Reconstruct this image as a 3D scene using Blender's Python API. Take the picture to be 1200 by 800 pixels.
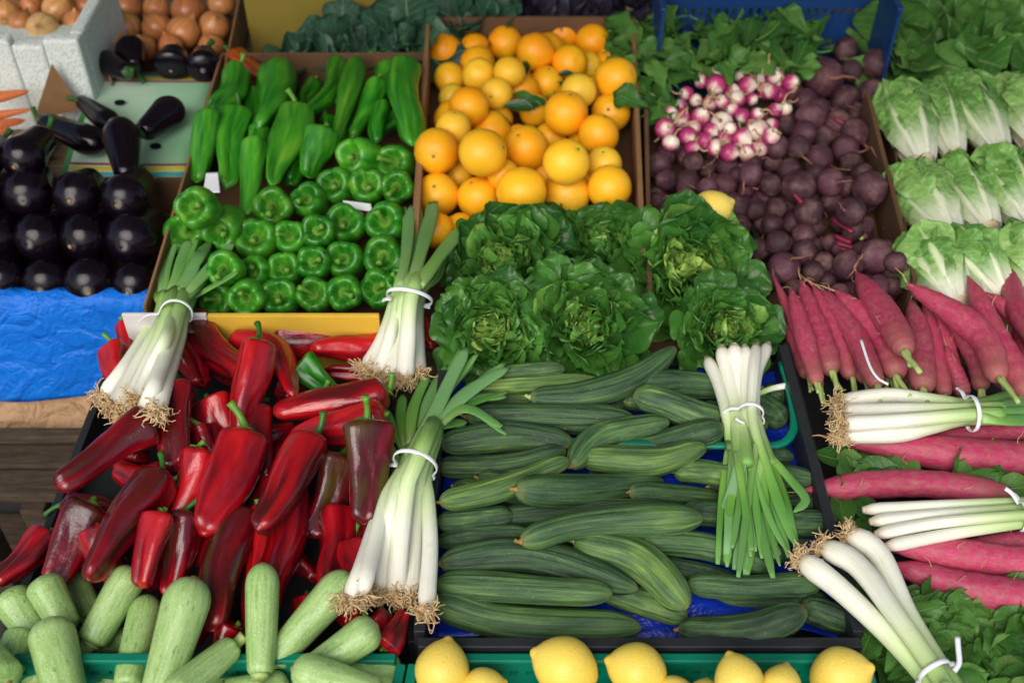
import bpy, math, random
import numpy as np
from mathutils import Vector, Matrix

random.seed(7)
rng = np.random.default_rng(7)
scene = bpy.context.scene
for _o in list(bpy.data.objects):
    bpy.data.objects.remove(_o)
COL = scene.collection
R = math.radians
PI = math.pi

# ------------------------------------------------------------------ camera
PITCH, DIST, FPX = R(44), 1.73, 1333.33      # 40 mm lens, tilted down at the stall
CAM = np.array([0.0, -DIST * math.cos(PITCH), DIST * math.sin(PITCH)])
FWD = np.array([0.0, math.cos(PITCH), -math.sin(PITCH)])
UPV = np.array([0.0, math.sin(PITCH), math.cos(PITCH)])
cam_d = bpy.data.cameras.new("camera")
cam = bpy.data.objects.new("camera", cam_d)
COL.objects.link(cam)
cam_d.lens, cam_d.sensor_width, cam_d.sensor_fit = 40.0, 36.0, 'HORIZONTAL'
cam_d.clip_start, cam_d.clip_end = 0.05, 400
cam.location = CAM
cam.rotation_euler = (R(90) - PITCH, 0, 0)
cam_d.dof.use_dof = True
cam_d.dof.focus_distance = 1.52
cam_d.dof.aperture_fstop = 3.8
scene.camera = cam

# ------------------------------------------------------------------ sky, sun, exposure
SUN_EL, SUN_AZ = R(44), R(197)               # behind the viewer, a little to the left
world = bpy.data.worlds.new("World")
scene.world = world
world.use_nodes = True
wn = world.node_tree
bg = wn.nodes['Background']
sky = wn.nodes.new('ShaderNodeTexSky')
sky.sky_type = 'NISHITA'
sky.sun_disc = False
sky.sun_elevation = SUN_EL
sky.sun_rotation = SUN_AZ
sky.air_density, sky.dust_density, sky.ozone_density = 1.0, 3.0, 0.6
wn.links.new(sky.outputs[0], bg.inputs[0])
bg.inputs[1].default_value = 0.10
sun_d = bpy.data.lights.new("sun", 'SUN')
sun_d.energy, sun_d.angle, sun_d.color = 1.75, R(50), (1.0, 0.975, 0.94)
sun = bpy.data.objects.new("sun", sun_d)
COL.objects.link(sun)
_sd = Vector((math.sin(SUN_AZ) * math.cos(SUN_EL), math.cos(SUN_AZ) * math.cos(SUN_EL), math.sin(SUN_EL)))
sun.rotation_euler = _sd.to_track_quat('Z', 'Y').to_euler()
scene.view_settings.view_transform = 'Standard'
scene.view_settings.look = 'None'
scene.view_settings.exposure = 0.40
scene.view_settings.gamma = 1.0
scene.render.engine = 'CYCLES'
scene.cycles.max_bounces = 6
scene.cycles.use_denoising = True

# ------------------------------------------------------------------ where a point of the stall stands
def P(x, y, h=0.0):
    """point at height h above the stall top seen at photo coordinate x, y (1200 x 800)"""
    x = np.asarray(x, float); y = np.asarray(y, float); h = np.asarray(h, float)
    d = FWD + np.multiply.outer((x - 600) / FPX, np.array([1.0, 0, 0])) - np.multiply.outer((y - 400) / FPX, UPV)
    t = (h - CAM[2]) / d[..., 2]
    return CAM + d * t[..., None]

def S(x, y, h=0.0):
    """pixels per metre there"""
    return FPX / ((P(x, y, h) - CAM) @ FWD)

def V(*a):
    return np.array(a, float)

def unit(v):
    v = np.asarray(v, float)
    return v / max(1e-9, np.linalg.norm(v))

def spline(pts, n):
    """Catmull-Rom resampling, evenly spaced"""
    p = np.asarray(pts, float)
    if len(p) == 2:
        t = np.linspace(0, 1, n)[:, None]
        return p[0] * (1 - t) + p[1] * t
    q = np.vstack([2 * p[0] - p[1], p, 2 * p[-1] - p[-2]])
    out = []
    for i in range(len(p) - 1):
        a, b, c, d = q[i:i + 4]
        for t in np.linspace(0, 1, 12, endpoint=(i == len(p) - 2)):
            out.append(.5 * (2 * b + (c - a) * t + (2 * a - 5 * b + 4 * c - d) * t * t + (3 * b - a - 3 * c + d) * t ** 3))
    out = np.array(out)
    L = np.concatenate([[0], np.cumsum(np.linalg.norm(np.diff(out, axis=0), axis=1))])
    s = np.linspace(0, L[-1], n)
    return np.stack([np.interp(s, L, out[:, k]) for k in range(p.shape[1])], 1)

# ------------------------------------------------------------------ geometry
class Geo:
    def __init__(s):
        s.v, s.f, s.uv, s.mi, s.n = [], [], [], [], 0

    def raw(s, verts, faces, mi=0):
        b = s.n
        s.v.append(np.asarray(verts, float)); s.n += len(verts)
        for f in faces:
            s.f.append([b + i for i in f]); s.uv.extend([(0.5, 0.5)] * len(f)); s.mi.append(mi)
        return s

    def grid(s, Q, closed=True, cap0=False, cap1=False, mi=0, u=None):
        nr, ns = Q.shape[:2]
        b = s.n
        s.v.append(Q.reshape(-1, 3)); s.n += nr * ns
        u = np.linspace(0, 1, nr) if u is None else np.asarray(u)
        nj = ns if closed else ns - 1
        i = np.arange(nr - 1)[:, None]; j = np.arange(nj)[None, :]
        j2 = (j + 1) % ns
        F = np.stack([b + i * ns + j, b + i * ns + j2, b + (i + 1) * ns + j2, b + (i + 1) * ns + j], -1).reshape(-1, 4)
        s.f.extend(F.tolist())
        den = ns if closed else ns - 1
        U0 = np.broadcast_to(u[:-1][:, None], (nr - 1, nj)); U1 = np.broadcast_to(u[1:][:, None], (nr - 1, nj))
        v0 = np.broadcast_to(j / den, (nr - 1, nj)); v1 = np.broadcast_to((j + 1) / den, (nr - 1, nj))
        uv = np.stack([np.stack([U0, v0], -1), np.stack([U0, v1], -1), np.stack([U1, v1], -1), np.stack([U1, v0], -1)], 2).reshape(-1, 2)
        s.uv.extend(map(tuple, uv.tolist()))
        s.mi.extend([mi] * len(F))
        for cap, ring, uu, flip in ((cap0, 0, u[0], True), (cap1, nr - 1, u[-1], False)):
            if not cap:
                continue
            s.v.append(Q[ring].mean(0)[None]); c = s.n; s.n += 1
            for k in range(ns):
                a, d = b + ring * ns + k, b + ring * ns + (k + 1) % ns
                s.f.append([c, d, a] if flip else [c, a, d])
                va, vd = k / ns, (k + 1) / ns
                s.uv.extend([(uu, (va + vd) / 2), (uu, vd), (uu, va)] if flip else [(uu, (va + vd) / 2), (uu, va), (uu, vd)])
                s.mi.append(mi)
        return s

    def tube(s, pts, rad, ns=8, cross=None, flat=1.0, caps=True, mi=0, up=None, u=None):
        s.grid(sweep(pts, rad, ns, cross, flat, up), True, caps, caps, mi, u)
        return s

    def box(s, c, ax, half, mi=0):
        """box about c with axis columns ax and half sizes"""
        vs = [c + sum(ax[k] * half[k] * sg[k] for k in range(3)) for sg in
              [(-1, -1, -1), (1, -1, -1), (1, 1, -1), (-1, 1, -1), (-1, -1, 1), (1, -1, 1), (1, 1, 1), (-1, 1, 1)]]
        return s.raw(vs, [(0, 3, 2, 1), (4, 5, 6, 7), (0, 1, 5, 4), (1, 2, 6, 5), (2, 3, 7, 6), (3, 0, 4, 7)], mi)

def sweep(pts, rad, ns, cross=None, flat=1.0, up=None):
    pts = np.asarray(pts, float); n = len(pts)
    rad = np.broadcast_to(np.asarray(rad, float), (n,))
    T = np.gradient(pts, axis=0)
    T /= np.maximum(np.linalg.norm(T, axis=1), 1e-9)[:, None]
    up = V(0, 0, 1) if up is None else up
    if abs(T[0] @ up) > .97:
        up = V(0, 1, .2)
    N = np.zeros((n, 3)); N[0] = unit(up - T[0] * (T[0] @ up))
    for i in range(1, n):
        N[i] = unit(N[i - 1] - T[i] * (N[i - 1] @ T[i]))
    B = np.cross(T, N)
    th = np.linspace(0, 2 * PI, ns, endpoint=False)
    m = rad[:, None] * np.ones((n, ns))
    if cross is not None:
        m = m * cross
    return pts[:, None] + N[:, None] * (np.cos(th)[None] * m * flat)[..., None] + B[:, None] * (np.sin(th)[None] * m)[..., None]

REG = []
def obj(name, g, mats, origin=None, parent=None, smooth=True, bevel=0):
    """link geometry (in world places) as one mesh object with its own origin"""
    v = np.vstack(g.v)
    origin = v.mean(0) if origin is None else np.asarray(origin, float)
    me = bpy.data.meshes.new(name)
    me.from_pydata((v - origin).tolist(), [], g.f)
    ul = me.uv_layers.new(name="UVMap")
    ul.data.foreach_set('uv', np.array(g.uv, dtype=np.float32).ravel())
    for m in (mats if isinstance(mats, (list, tuple)) else [mats]):
        me.materials.append(m)
    me.polygons.foreach_set('material_index', np.array(g.mi, dtype=np.int32))
    if smooth:
        me.polygons.foreach_set('use_smooth', np.ones(len(me.polygons), dtype=bool))
    me.update()
    o = bpy.data.objects.new(name, me)
    COL.objects.link(o)
    REG.append((o, v, g.f))
    o.location = origin
    if parent is not None:
        o.parent = parent
        p, q = np.zeros(3), parent
        while q is not None:
            p = p + np.array(q.location); q = q.parent
        o.location = origin - p
    if bevel:
        b = o.modifiers.new("bevel", 'BEVEL'); b.width = bevel; b.segments = 2
    return o

def empty(name, loc):
    o = bpy.data.objects.new(name, None)
    COL.objects.link(o); o.location = loc; o.empty_display_size = .02
    return o

def tag(o, label=None, cat=None, group=None, kind=None):
    if label: o['label'] = label
    if cat: o['category'] = cat
    if group: o['group'] = group
    if kind: o['kind'] = kind
    return o

def rotm(axis, ang):
    return np.array(Matrix.Rotation(ang, 3, Vector(axis)))

def lumps(q, seed, freq, amp):
    r = np.random.default_rng(seed)
    out = 0
    for _ in range(4):
        k = r.normal(size=3); k = k / np.linalg.norm(k) * freq * r.uniform(.6, 1.4)
        out = out + np.sin(q @ k + r.uniform(0, 6.28))
    return out * amp / 2

# ------------------------------------------------------------------ materials
def C(r, g, b):
    f = lambda c: (c / 255 / 12.92) if c / 255 <= .04045 else ((c / 255 + .055) / 1.055) ** 2.4
    return (f(r), f(g), f(b), 1)

class NT:
    def __init__(s, name):
        s.m = bpy.data.materials.new(name); s.m.use_nodes = True
        s.t = s.m.node_tree
        s.b = s.t.nodes['Principled BSDF']
        s.out = s.t.nodes['Material Output']
    def n(s, typ, **props):
        nd = s.t.nodes.new('ShaderNode' + typ)
        for k, v in props.items():
            setattr(nd, k, v)
        return nd
    def put(s, sock, v):
        if isinstance(v, bpy.types.NodeSocket):
            s.t.links.new(v, sock)
        elif isinstance(v, (tuple, list)) and len(v) == 3 and sock.type == 'RGBA':
            sock.default_value = (*v, 1)
        else:
            sock.default_value = v
    def mth(s, op, a, b=0.0, c=None, clamp=False):
        nd = s.n('Math', operation=op); nd.use_clamp = clamp
        s.put(nd.inputs[0], a); s.put(nd.inputs[1], b)
        if c is not None: s.put(nd.inputs[2], c)
        return nd.outputs[0]
    def rand(s):
        return s.n('ObjectInfo').outputs['Random']
    def tone(s):
        nd = s.n('Attribute', attribute_type='OBJECT', attribute_name='tone')
        return nd.outputs['Fac']
    def oco(s, scale=1.0):
        tc = s.n('TexCoord').outputs['Object']
        c = s.n('CombineXYZ')
        r = s.mth('MULTIPLY', s.rand(), 37.0)
        s.put(c.inputs[0], r); s.put(c.inputs[1], s.mth('MULTIPLY', r, 1.7)); s.put(c.inputs[2], r)
        a = s.n('VectorMath', operation='ADD')
        s.put(a.inputs[0], tc); s.put(a.inputs[1], c.outputs[0])
        return a.outputs[0]
    def uv(s):
        x = s.n('SeparateXYZ'); s.put(x.inputs[0], s.n('TexCoord').outputs['UV'])
        return x.outputs[0], x.outputs[1]
    def ringvec(s, a, b):
        """seamless (along, around) vector with a shift per object"""
        u, v = s.uv()
        ang = s.mth('MULTIPLY', v, 2 * PI)
        r = s.mth('MULTIPLY', s.rand(), 53.0)
        c = s.n('CombineXYZ')
        s.put(c.inputs[0], s.mth('MULTIPLY_ADD', u, a, r))
        s.put(c.inputs[1], s.mth('MULTIPLY_ADD', s.mth('COSINE', ang), b, r))
        s.put(c.inputs[2], s.mth('MULTIPLY', s.mth('SINE', ang), b))
        return c.outputs[0]
    def noise(s, vec, scale, detail=3.0, rough=.55, dist=0.0):
        nd = s.n('TexNoise')
        s.put(nd.inputs['Vector'], vec)
        nd.inputs['Scale'].default_value = scale; nd.inputs['Detail'].default_value = detail
        nd.inputs['Roughness'].default_value = rough; nd.inputs['Distortion'].default_value = dist
        return nd.outputs['Fac']
    def voro(s, vec, scale):
        nd = s.n('TexVoronoi'); s.put(nd.inputs['Vector'], vec); nd.inputs['Scale'].default_value = scale
        return nd.outputs['Distance']
    def ramp(s, fac, *stops):
        nd = s.n('ValToRGB'); cr = nd.color_ramp
        while len(cr.elements) < len(stops): cr.elements.new(.5)
        for e, (p, c) in zip(cr.elements, stops):
            e.position = p; e.color = c if isinstance(c, tuple) else (c, c, c, 1)
        s.put(nd.inputs[0], fac)
        return nd.outputs[0]
    def mix(s, fac, a, b, mode='MIX'):
        nd = s.n('MixRGB', blend_type=mode)
        s.put(nd.inputs[0], fac); s.put(nd.inputs[1], a); s.put(nd.inputs[2], b)
        return nd.outputs[0]
    def vary(s, col, amt=.3):
        """brightness differs from one object to the next"""
        k = s.mth('MULTIPLY_ADD', s.rand(), amt, 1 - amt / 2)
        c = s.n('CombineColor')
        for i in range(3): s.put(c.inputs[i], k)
        return s.mix(1.0, col, c.outputs[0], 'MULTIPLY')
    def bump(s, h, strength=.3, dist=.002):
        nd = s.n('Bump'); nd.inputs['Strength'].default_value = strength; nd.inputs['Distance'].default_value = dist
        s.put(nd.inputs['Height'], h)
        s.t.links.new(nd.outputs[0], s.b.inputs['Normal'])
        return nd.outputs[0]
    def fin(s, col, rough=.5, spec=.5, coat=0, sss=0, sssr=(.004, .002, .001), trans=0):
        s.put(s.b.inputs['Base Color'], col); s.put(s.b.inputs['Roughness'], rough)
        s.b.inputs['Specular IOR Level'].default_value = spec
        if coat:
            s.b.inputs['Coat Weight'].default_value = coat; s.b.inputs['Coat Roughness'].default_value = .12
        if sss:
            s.b.inputs['Subsurface Weight'].default_value = sss
            s.b.inputs['Subsurface Radius'].default_value = sssr; s.b.inputs['Subsurface Scale'].default_value = 1.0
        if trans:
            tr = s.n('BsdfTranslucent'); s.put(tr.inputs[0], col)
            mx = s.n('MixShader'); mx.inputs[0].default_value = trans
            s.t.links.new(s.b.outputs[0], mx.inputs[1]); s.t.links.new(tr.outputs[0], mx.inputs[2])
            s.t.links.new(mx.outputs[0], s.out.inputs['Surface'])
        return s.m

def m_plain(name, col, rough=.5, spec=.4, nscale=30, namt=.15, bump=.1, bd=.001):
    k = NT(name); o = k.oco()
    nz = k.noise(o, nscale, 4)
    c = k.mix(nz, tuple(x * (1 - namt) for x in col[:3]) + (1,), tuple(min(1, x * (1 + namt)) for x in col[:3]) + (1,))
    if bump: k.bump(k.noise(o, nscale * 4, 3), bump, bd)
    return k.fin(c, rough, spec)

def mk_red():
    k = NT("red_pepper_skin")
    big = k.noise(k.ringvec(.7, .62), 1.5, 2, .5, .3)
    fine = k.noise(k.ringvec(1.2, .9), 3.0, 4, .6)
    t = k.mth('ADD', big, k.mth('MULTIPLY_ADD', k.tone(), .50, -.29))
    t = k.mth('MULTIPLY_ADD', k.mth('SUBTRACT', fine, .5), .12, t)
    c = k.ramp(t, (.24, C(178, 20, 26)), (.40, C(142, 10, 24)), (.52, C(92, 10, 22)), (.62, C(74, 24, 20)), (.78, C(80, 66, 26)))
    c = k.vary(c, .35)
    k.bump(k.mth('MULTIPLY_ADD', k.noise(k.ringvec(2.0, 2.4), 2.0, 4, .6), .5, k.noise(k.oco(), 30, 4, .55)),  .30, .006)
    return k.fin(c, .19, .5, .25)

def mk_greenpep():
    k = NT("green_pepper_skin")
    big = k.noise(k.ringvec(1.5, 1.2), 1.6, 3, .5, .3)
    t = k.mth('MULTIPLY_ADD', k.tone(), .5, k.mth('SUBTRACT', big, .25))
    c = k.ramp(t, (.1, C(14, 70, 14)), (.35, C(30, 110, 20)), (.6, C(70, 146, 34)), (.9, C(124, 168, 50)))
    k.bump(k.noise(k.oco(), 30, 3, .5), .22, .006)
    return k.fin(k.vary(c, .4), .33, .45, .06)

def mk_orangepep():
    k = NT("turning_pepper_skin")
    c = k.ramp(k.noise(k.ringvec(1.5, 1.2), 2, 3), (.35, C(190, 80, 20)), (.55, C(150, 60, 20)), (.7, C(60, 80, 25)))
    return k.fin(c, .19, .5, .25)

def mk_cuc():
    k = NT("cucumber_skin")
    o = k.oco()
    st = k.noise(k.ringvec(1.6, 2.0), 2.0, 4, .62)
    st2 = k.noise(k.ringvec(1.0, 4.6), 2.0, 5, .68)
    pat = k.noise(k.ringvec(1.7, .7), 1.5, 2, .5, .6)
    t = k.mth('ADD', k.mth('MULTIPLY', k.tone(), .42), k.mth('MULTIPLY', pat, .50))
    t = k.mth('MULTIPLY_ADD', k.mth('SUBTRACT', st, .5), .55, t)
    t = k.mth('MULTIPLY_ADD', k.mth('SUBTRACT', st2, .5), .66, t)
    c = k.ramp(t, (.12, C(28, 48, 32)), (.3, C(48, 78, 48)), (.46, C(76, 110, 58)), (.64, C(120, 152, 70)), (.9, C(176, 192, 92)))
    dust = k.ramp(k.noise(k.ringvec(4, 3), 3, 4), (.45, 0.0), (.75, .35))
    c = k.mix(dust, c, C(96, 112, 92))
    u, v = k.uv()
    spk = k.ramp(k.noise(o, 150, 4, .72), (.62, 0.0), (.72, .5))
    c = k.mix(spk, c, C(150, 158, 112))
    scr = k.ramp(k.noise(k.ringvec(1.5, 7), 3.0, 5, .75, .5), (.64, 0.0), (.72, .45))
    c = k.mix(scr, c, C(34, 50, 34))
    tip = k.ramp(k.mth('MULTIPLY', k.mth('ABSOLUTE', k.mth('SUBTRACT', u, .5)), 2.0), (.90, 0.0), (1.0, .6))
    c = k.mix(tip, c, C(130, 142, 84))
    k.bump(k.mth('MULTIPLY_ADD', k.noise(o, 220, 4, .7), .35, st2), .6, .003)
    return k.fin(k.vary(c, .3), k.ramp(st2, (.3, .36), (.7, .55)), .4)

def mk_zuc():
    k = NT("pale_zucchini_skin"); o = k.oco()
    st = k.noise(k.ringvec(1.5, 2.2), 2.0, 5, .65)
    t = k.mth('MULTIPLY_ADD', k.tone(), .35, k.mth('SUBTRACT', st, .08))
    c = k.ramp(t, (.2, C(92, 136, 64)), (.45, C(136, 174, 96)), (.7, C(166, 196, 124)), (.95, C(188, 210, 148)))
    sp = k.ramp(k.voro(o, 260), (.12, 1.0), (.32, 0.0))
    c = k.mix(k.mth('MULTIPLY', sp, .6), c, C(205, 222, 170))
    sc = k.ramp(k.noise(k.ringvec(5, 3.0), 2.2, 6, .72, .8), (.575, 0.0), (.66, .8))
    c = k.mix(sc, c, C(84, 112, 58))
    bl = k.ramp(k.noise(k.ringvec(1.6, 1.2), 2.4, 6, .75, .5), (.58, 0.0), (.70, .6))
    c = k.mix(bl, c, C(96, 138, 62))
    k.bump(k.noise(o, 60, 3), .12, .002)
    return k.fin(k.vary(c, .16), .36, .45)

def mk_eggp():
    k = NT("eggplant_skin")
    c = k.ramp(k.noise(k.ringvec(1.5, 1.5), 2, 3), (.3, C(9, 5, 12)), (.7, C(20, 9, 22)))
    k.bump(k.noise(k.oco(), 30, 3), .12, .004)
    return k.fin(k.vary(c, .5), k.ramp(k.noise(k.oco(), 40, 4), (.4, .15), (.75, .27)), .32, 0)

def mk_orange():
    k = NT("orange_peel"); o = k.oco()
    big = k.noise(o, 14, 2)
    t = k.mth('MULTIPLY_ADD', k.tone(), .75, k.mth('MULTIPLY_ADD', big, .5, -.25))
    c = k.ramp(t, (.05, C(248, 158, 10)), (.22, C(252, 184, 26)), (.5, C(250, 200, 56)), (.8, C(216, 190, 56)), (1.0, C(150, 160, 40)))
    spk = k.ramp(k.noise(o, 70, 4, .7), (.70, 0.0), (.78, .55))
    c = k.mix(spk, c, C(120, 84, 30))
    pores = k.voro(o, 420)
    k.bump(k.ramp(pores, (.0, 0.0), (.5, 1.0)), .35, .0012)
    return k.fin(k.vary(c, .18), .38, .45, 0, .12, (.004, .0018, .0005))

def mk_lemon():
    k = NT("lemon_peel"); o = k.oco()
    t = k.mth('MULTIPLY_ADD', k.tone(), .6, k.mth('MULTIPLY_ADD', k.noise(o, 16, 3), .6, -.15))
    c = k.ramp(t, (.1, C(240, 205, 78)), (.5, C(242, 216, 104)), (.85, C(214, 206, 90)), (1.0, C(170, 180, 70)))
    c = k.mix(k.ramp(k.noise(o, 60, 4, .7), (.70, 0.0), (.76, .4)), c, C(150, 120, 60))
    k.bump(k.ramp(k.voro(o, 330), (.0, 0.0), (.5, 1.0)), .35, .0014)
    return k.fin(k.vary(c, .12), .4, .45, 0, .12, (.004, .003, .001))

def mk_beet():
    k = NT("beet_skin"); o = k.oco()
    t = k.mth('ADD', k.mth('MULTIPLY', k.noise(o, 40, 5, .65), .7), k.mth('MULTIPLY', k.noise(o, 14, 2), .3))
    c = k.ramp(t, (.32, C(44, 24, 32)), (.5, C(74, 46, 52)), (.68, C(126, 98, 90)))
    c = k.mix(k.ramp(k.rand(), (.3, 0.0), (1.0, .35)), c, C(98, 52, 72))
    k.bump(k.noise(o, 90, 6, .75), .7, .004)
    return k.fin(k.vary(c, .35), .5, .35)

def mk_radish():
    k = NT("small_radish_skin"); o = k.oco()
    u, v = k.uv()
    t = k.mth('MULTIPLY_ADD', k.mth('SUBTRACT', k.noise(o, 60, 3), .5), .5, u)
    t = k.mth('MULTIPLY_ADD', k.tone(), .5, t)
    c = k.ramp(t, (.25, C(148, 28, 88)), (.60, C(190, 66, 120)), (.77, C(234, 204, 192)), (.9, C(244, 232, 212)))
    return k.fin(k.vary(c, .15), .35, .45, 0, .1)

def mk_lradish():
    k = NT("long_radish_skin")
    u, v = k.uv()
    st = k.noise(k.ringvec(14, 2.2), 2.2, 4, .65)
    c = k.ramp(k.mth('MULTIPLY_ADD', k.tone(), .5, k.mth('SUBTRACT', st, .2)), (.1, C(200, 42, 94)), (.4, C(184, 46, 92)), (.62, C(158, 52, 84)), (.9, C(124, 62, 72)))
    soil = k.ramp(k.noise(k.ringvec(9, 1.3), 2.5, 6, .75), (.42, 0.0), (.68, .7))
    c = k.mix(soil, c, C(164, 112, 100))
    crown = k.ramp(u, (0.0, .75), (.10, .45), (.28, 0.0))
    c = k.mix(crown, c, C(150, 96, 84))
    k.bump(st, .5, .002)
    return k.fin(k.vary(c, .22), .48, .4, 0, .06)

def mk_carrot():
    k = NT("carrot_skin")
    c = k.ramp(k.noise(k.ringvec(14, 2), 2, 4), (.3, C(206, 96, 48)), (.7, C(228, 134, 84)))
    return k.fin(k.vary(c, .2), .5, .4)

def mk_onion():
    k = NT("onion_skin")
    ln = k.noise(k.ringvec(.5, 3.2), 2.0, 4)
    c = k.ramp(k.mth('MULTIPLY_ADD', k.tone(), .5, k.mth('SUBTRACT', ln, .15)), (.15, C(160, 84, 52)), (.4, C(188, 112, 66)), (.65, C(208, 146, 84)), (.95, C(226, 190, 130)))
    return k.fin(k.vary(c, .3), .32, .5)

def mk_stalk():
    k = NT("spring_onion_stalk")
    u, v = k.uv()
    st = k.noise(k.ringvec(.5, 2.6), 2.2, 5, .65)
    t = k.mth('MULTIPLY_ADD', k.mth('SUBTRACT', st, .5), .22, u)
    c = k.ramp(t, (.0, C(238, 234, 220)), (.38, C(238, 240, 222)), (.62, C(206, 224, 168)), (.86, C(150, 188, 102)), (1.0, C(110, 160, 72)))
    soil = k.ramp(u, (.0, .55), (.05, .1), (.12, 0.0))
    c = k.mix(soil, c, C(176, 146, 104))
    ln = k.ramp(k.noise(k.ringvec(.25, 4.0), 2.2, 3), (.55, 0.0), (.68, .4))
    c = k.mix(ln, c, C(196, 206, 160))
    scf = k.ramp(k.noise(k.oco(), 45, 5, .7), (.58, 0.0), (.72, .35))
    c = k.mix(scf, c, C(206, 196, 160))
    k.bump(st, .45, .002)
    return k.fin(k.vary(c, .1), .34, .45, 0, .15, (.004, .004, .002))

def mk_blade():
    k = NT("spring_onion_leaf")
    u, v = k.uv()
    st = k.noise(k.ringvec(.6, 2.4), 2.2, 4, .6)
    t = k.mth('MULTIPLY_ADD', k.mth('SUBTRACT', st, .5), .4, u)
    c = k.ramp(t, (.0, C(180, 210, 128)), (.22, C(132, 184, 78)), (.55, C(92, 154, 58)), (1.0, C(112, 168, 82)))
    c = k.mix(k.mth('MULTIPLY', k.tone(), .6), c, C(140, 180, 140))
    k.bump(st, .3, .0015)
    return k.fin(k.vary(c, .3), .42, .4, trans=.15)

def mk_roots():
    k = NT("dry_roots")
    c = k.ramp(k.noise(k.oco(), 90, 3), (.3, C(178, 142, 92)), (.7, C(226, 202, 160)))
    return k.fin(c, .8, .2)

def leafmat(name, dark, mid, lite, rib, rough=.42, trans=.2, vein=1.0):
    """tone 0 = outer dark leaf, 1 = pale heart leaf; midrib and side veins follow the leaf"""
    k = NT(name); o = k.oco()
    u, v = k.uv()
    q = k.mth('ABSOLUTE', k.mth('MULTIPLY_ADD', v, 2.0, -1.0))
    nz = k.noise(o, 28, 4)
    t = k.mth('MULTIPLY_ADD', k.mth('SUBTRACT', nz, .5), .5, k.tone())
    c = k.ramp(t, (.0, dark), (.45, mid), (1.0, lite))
    w = k.mth('MULTIPLY_ADD', k.mth('SUBTRACT', 1.0, u), .10, .015)
    mid_f = k.mth('SUBTRACT', 1.0, k.mth('DIVIDE', q, w), clamp=True)
    ph = k.mth('MULTIPLY_ADD', q, -2.2, k.mth('MULTIPLY', u, 7.0))
    ph = k.mth('MULTIPLY_ADD', k.mth('SUBTRACT', nz, .5), .8, ph)
    fr = k.mth('ABSOLUTE', k.mth('SUBTRACT', k.mth('FRACT', ph), .5))
    side = k.ramp(fr, (.0, 1.0), (.07, 0.0))
    vf = k.mth('MAXIMUM', mid_f, k.mth('MULTIPLY', side, .55))
    c = k.mix(k.mth('MULTIPLY', vf, .8 * vein), c, rib)
    hgt = k.mth('MULTIPLY_ADD', k.noise(o, 120, 3), .6, k.mth('MULTIPLY', vf, -.8))
    k.bump(hgt, .5, .003)
    return k.fin(k.vary(c, .35), rough, .4, trans=trans)

def mk_romaine():
    k = NT("romaine_leaf"); o = k.oco()
    u, v = k.uv()
    q = k.mth('ABSOLUTE', k.mth('MULTIPLY_ADD', v, 2.0, -1.0))
    nz = k.noise(o, 30, 4)
    c = k.ramp(k.mth('MULTIPLY_ADD', k.mth('SUBTRACT', nz, .5), .6, k.tone()), (.0, C(64, 118, 44)), (.5, C(104, 154, 72)), (1.0, C(150, 188, 106)))
    inv = k.mth('SUBTRACT', 1.0, u)
    w = k.mth('MULTIPLY_ADD', k.mth('POWER', inv, 1.6), .55, .035)
    rib = k.ramp(k.mth('DIVIDE', q, w), (.35, 1.0), (1.0, 0.0))
    base = k.ramp(k.mth('MULTIPLY_ADD', k.mth('SUBTRACT', nz, .5), .3, u), (.10, 1.0), (.42, 0.0))
    ph = k.mth('MULTIPLY_ADD', q, -1.6, k.mth('MULTIPLY', u, 6.0))
    ph = k.mth('MULTIPLY_ADD', k.mth('SUBTRACT', nz, .5), 1.0, ph)
    fr = k.mth('ABSOLUTE', k.mth('SUBTRACT', k.mth('FRACT', ph), .5))
    side = k.ramp(fr, (.0, .28), (.12, 0.0))
    f = k.mth('MAXIMUM', k.mth('MAXIMUM', rib, k.mth('MULTIPLY', base, .92)), side)
    c = k.mix(f, c, k.ramp(u, (.0, C(232, 232, 214)), (.5, C(206, 220, 170)), (1.0, C(160, 190, 110))))
    pk = k.voro(o, 75)
    k.bump(k.mth('MULTIPLY_ADD', k.mth('MULTIPLY', pk, k.mth('SUBTRACT', 1.0, f)), 1.6, k.mth('MULTIPLY_ADD', k.noise(o, 60, 4), .9, f)), .5, .005)
    return k.fin(k.vary(c, .14), .4, .4, trans=.12)

def mk_card(name, col, wear):
    k = NT(name); o = k.oco()
    c = k.mix(k.ramp(k.noise(o, 12, 5), (.4, 0.0), (.75, .6)), col, wear)
    x = k.n('SeparateXYZ'); k.put(x.inputs[0], k.n('TexCoord').outputs['Object'])
    k.bump(k.noise(o, 90, 4), .2, .001)
    return k.fin(c, .8, .2)

def mk_tarp():
    k = NT("blue_tarpaulin"); o = k.oco()
    wv = k.n('TexWave'); k.put(wv.inputs['Vector'], k.n('TexCoord').outputs['Object']); wv.inputs['Scale'].default_value = 160; wv.inputs['Distortion'].default_value = .6
    c = k.mix(k.noise(o, 25, 4), C(8, 96, 200), C(20, 124, 228))
    rdg = k.mth('ABSOLUTE', k.mth('SUBTRACT', k.noise(o, 13, 3, .5, .6), .5))
    rd2 = k.mth('ABSOLUTE', k.mth('SUBTRACT', k.noise(o, 34, 3, .5, .8), .5))
    hh = k.mth('MULTIPLY_ADD', rd2, .35, k.mth('MINIMUM', rdg, .12))
    k.bump(k.mth('MULTIPLY_ADD', wv.outputs['Fac'], .02, hh), .8, .03)
    return k.fin(c, .33, .5)

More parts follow.
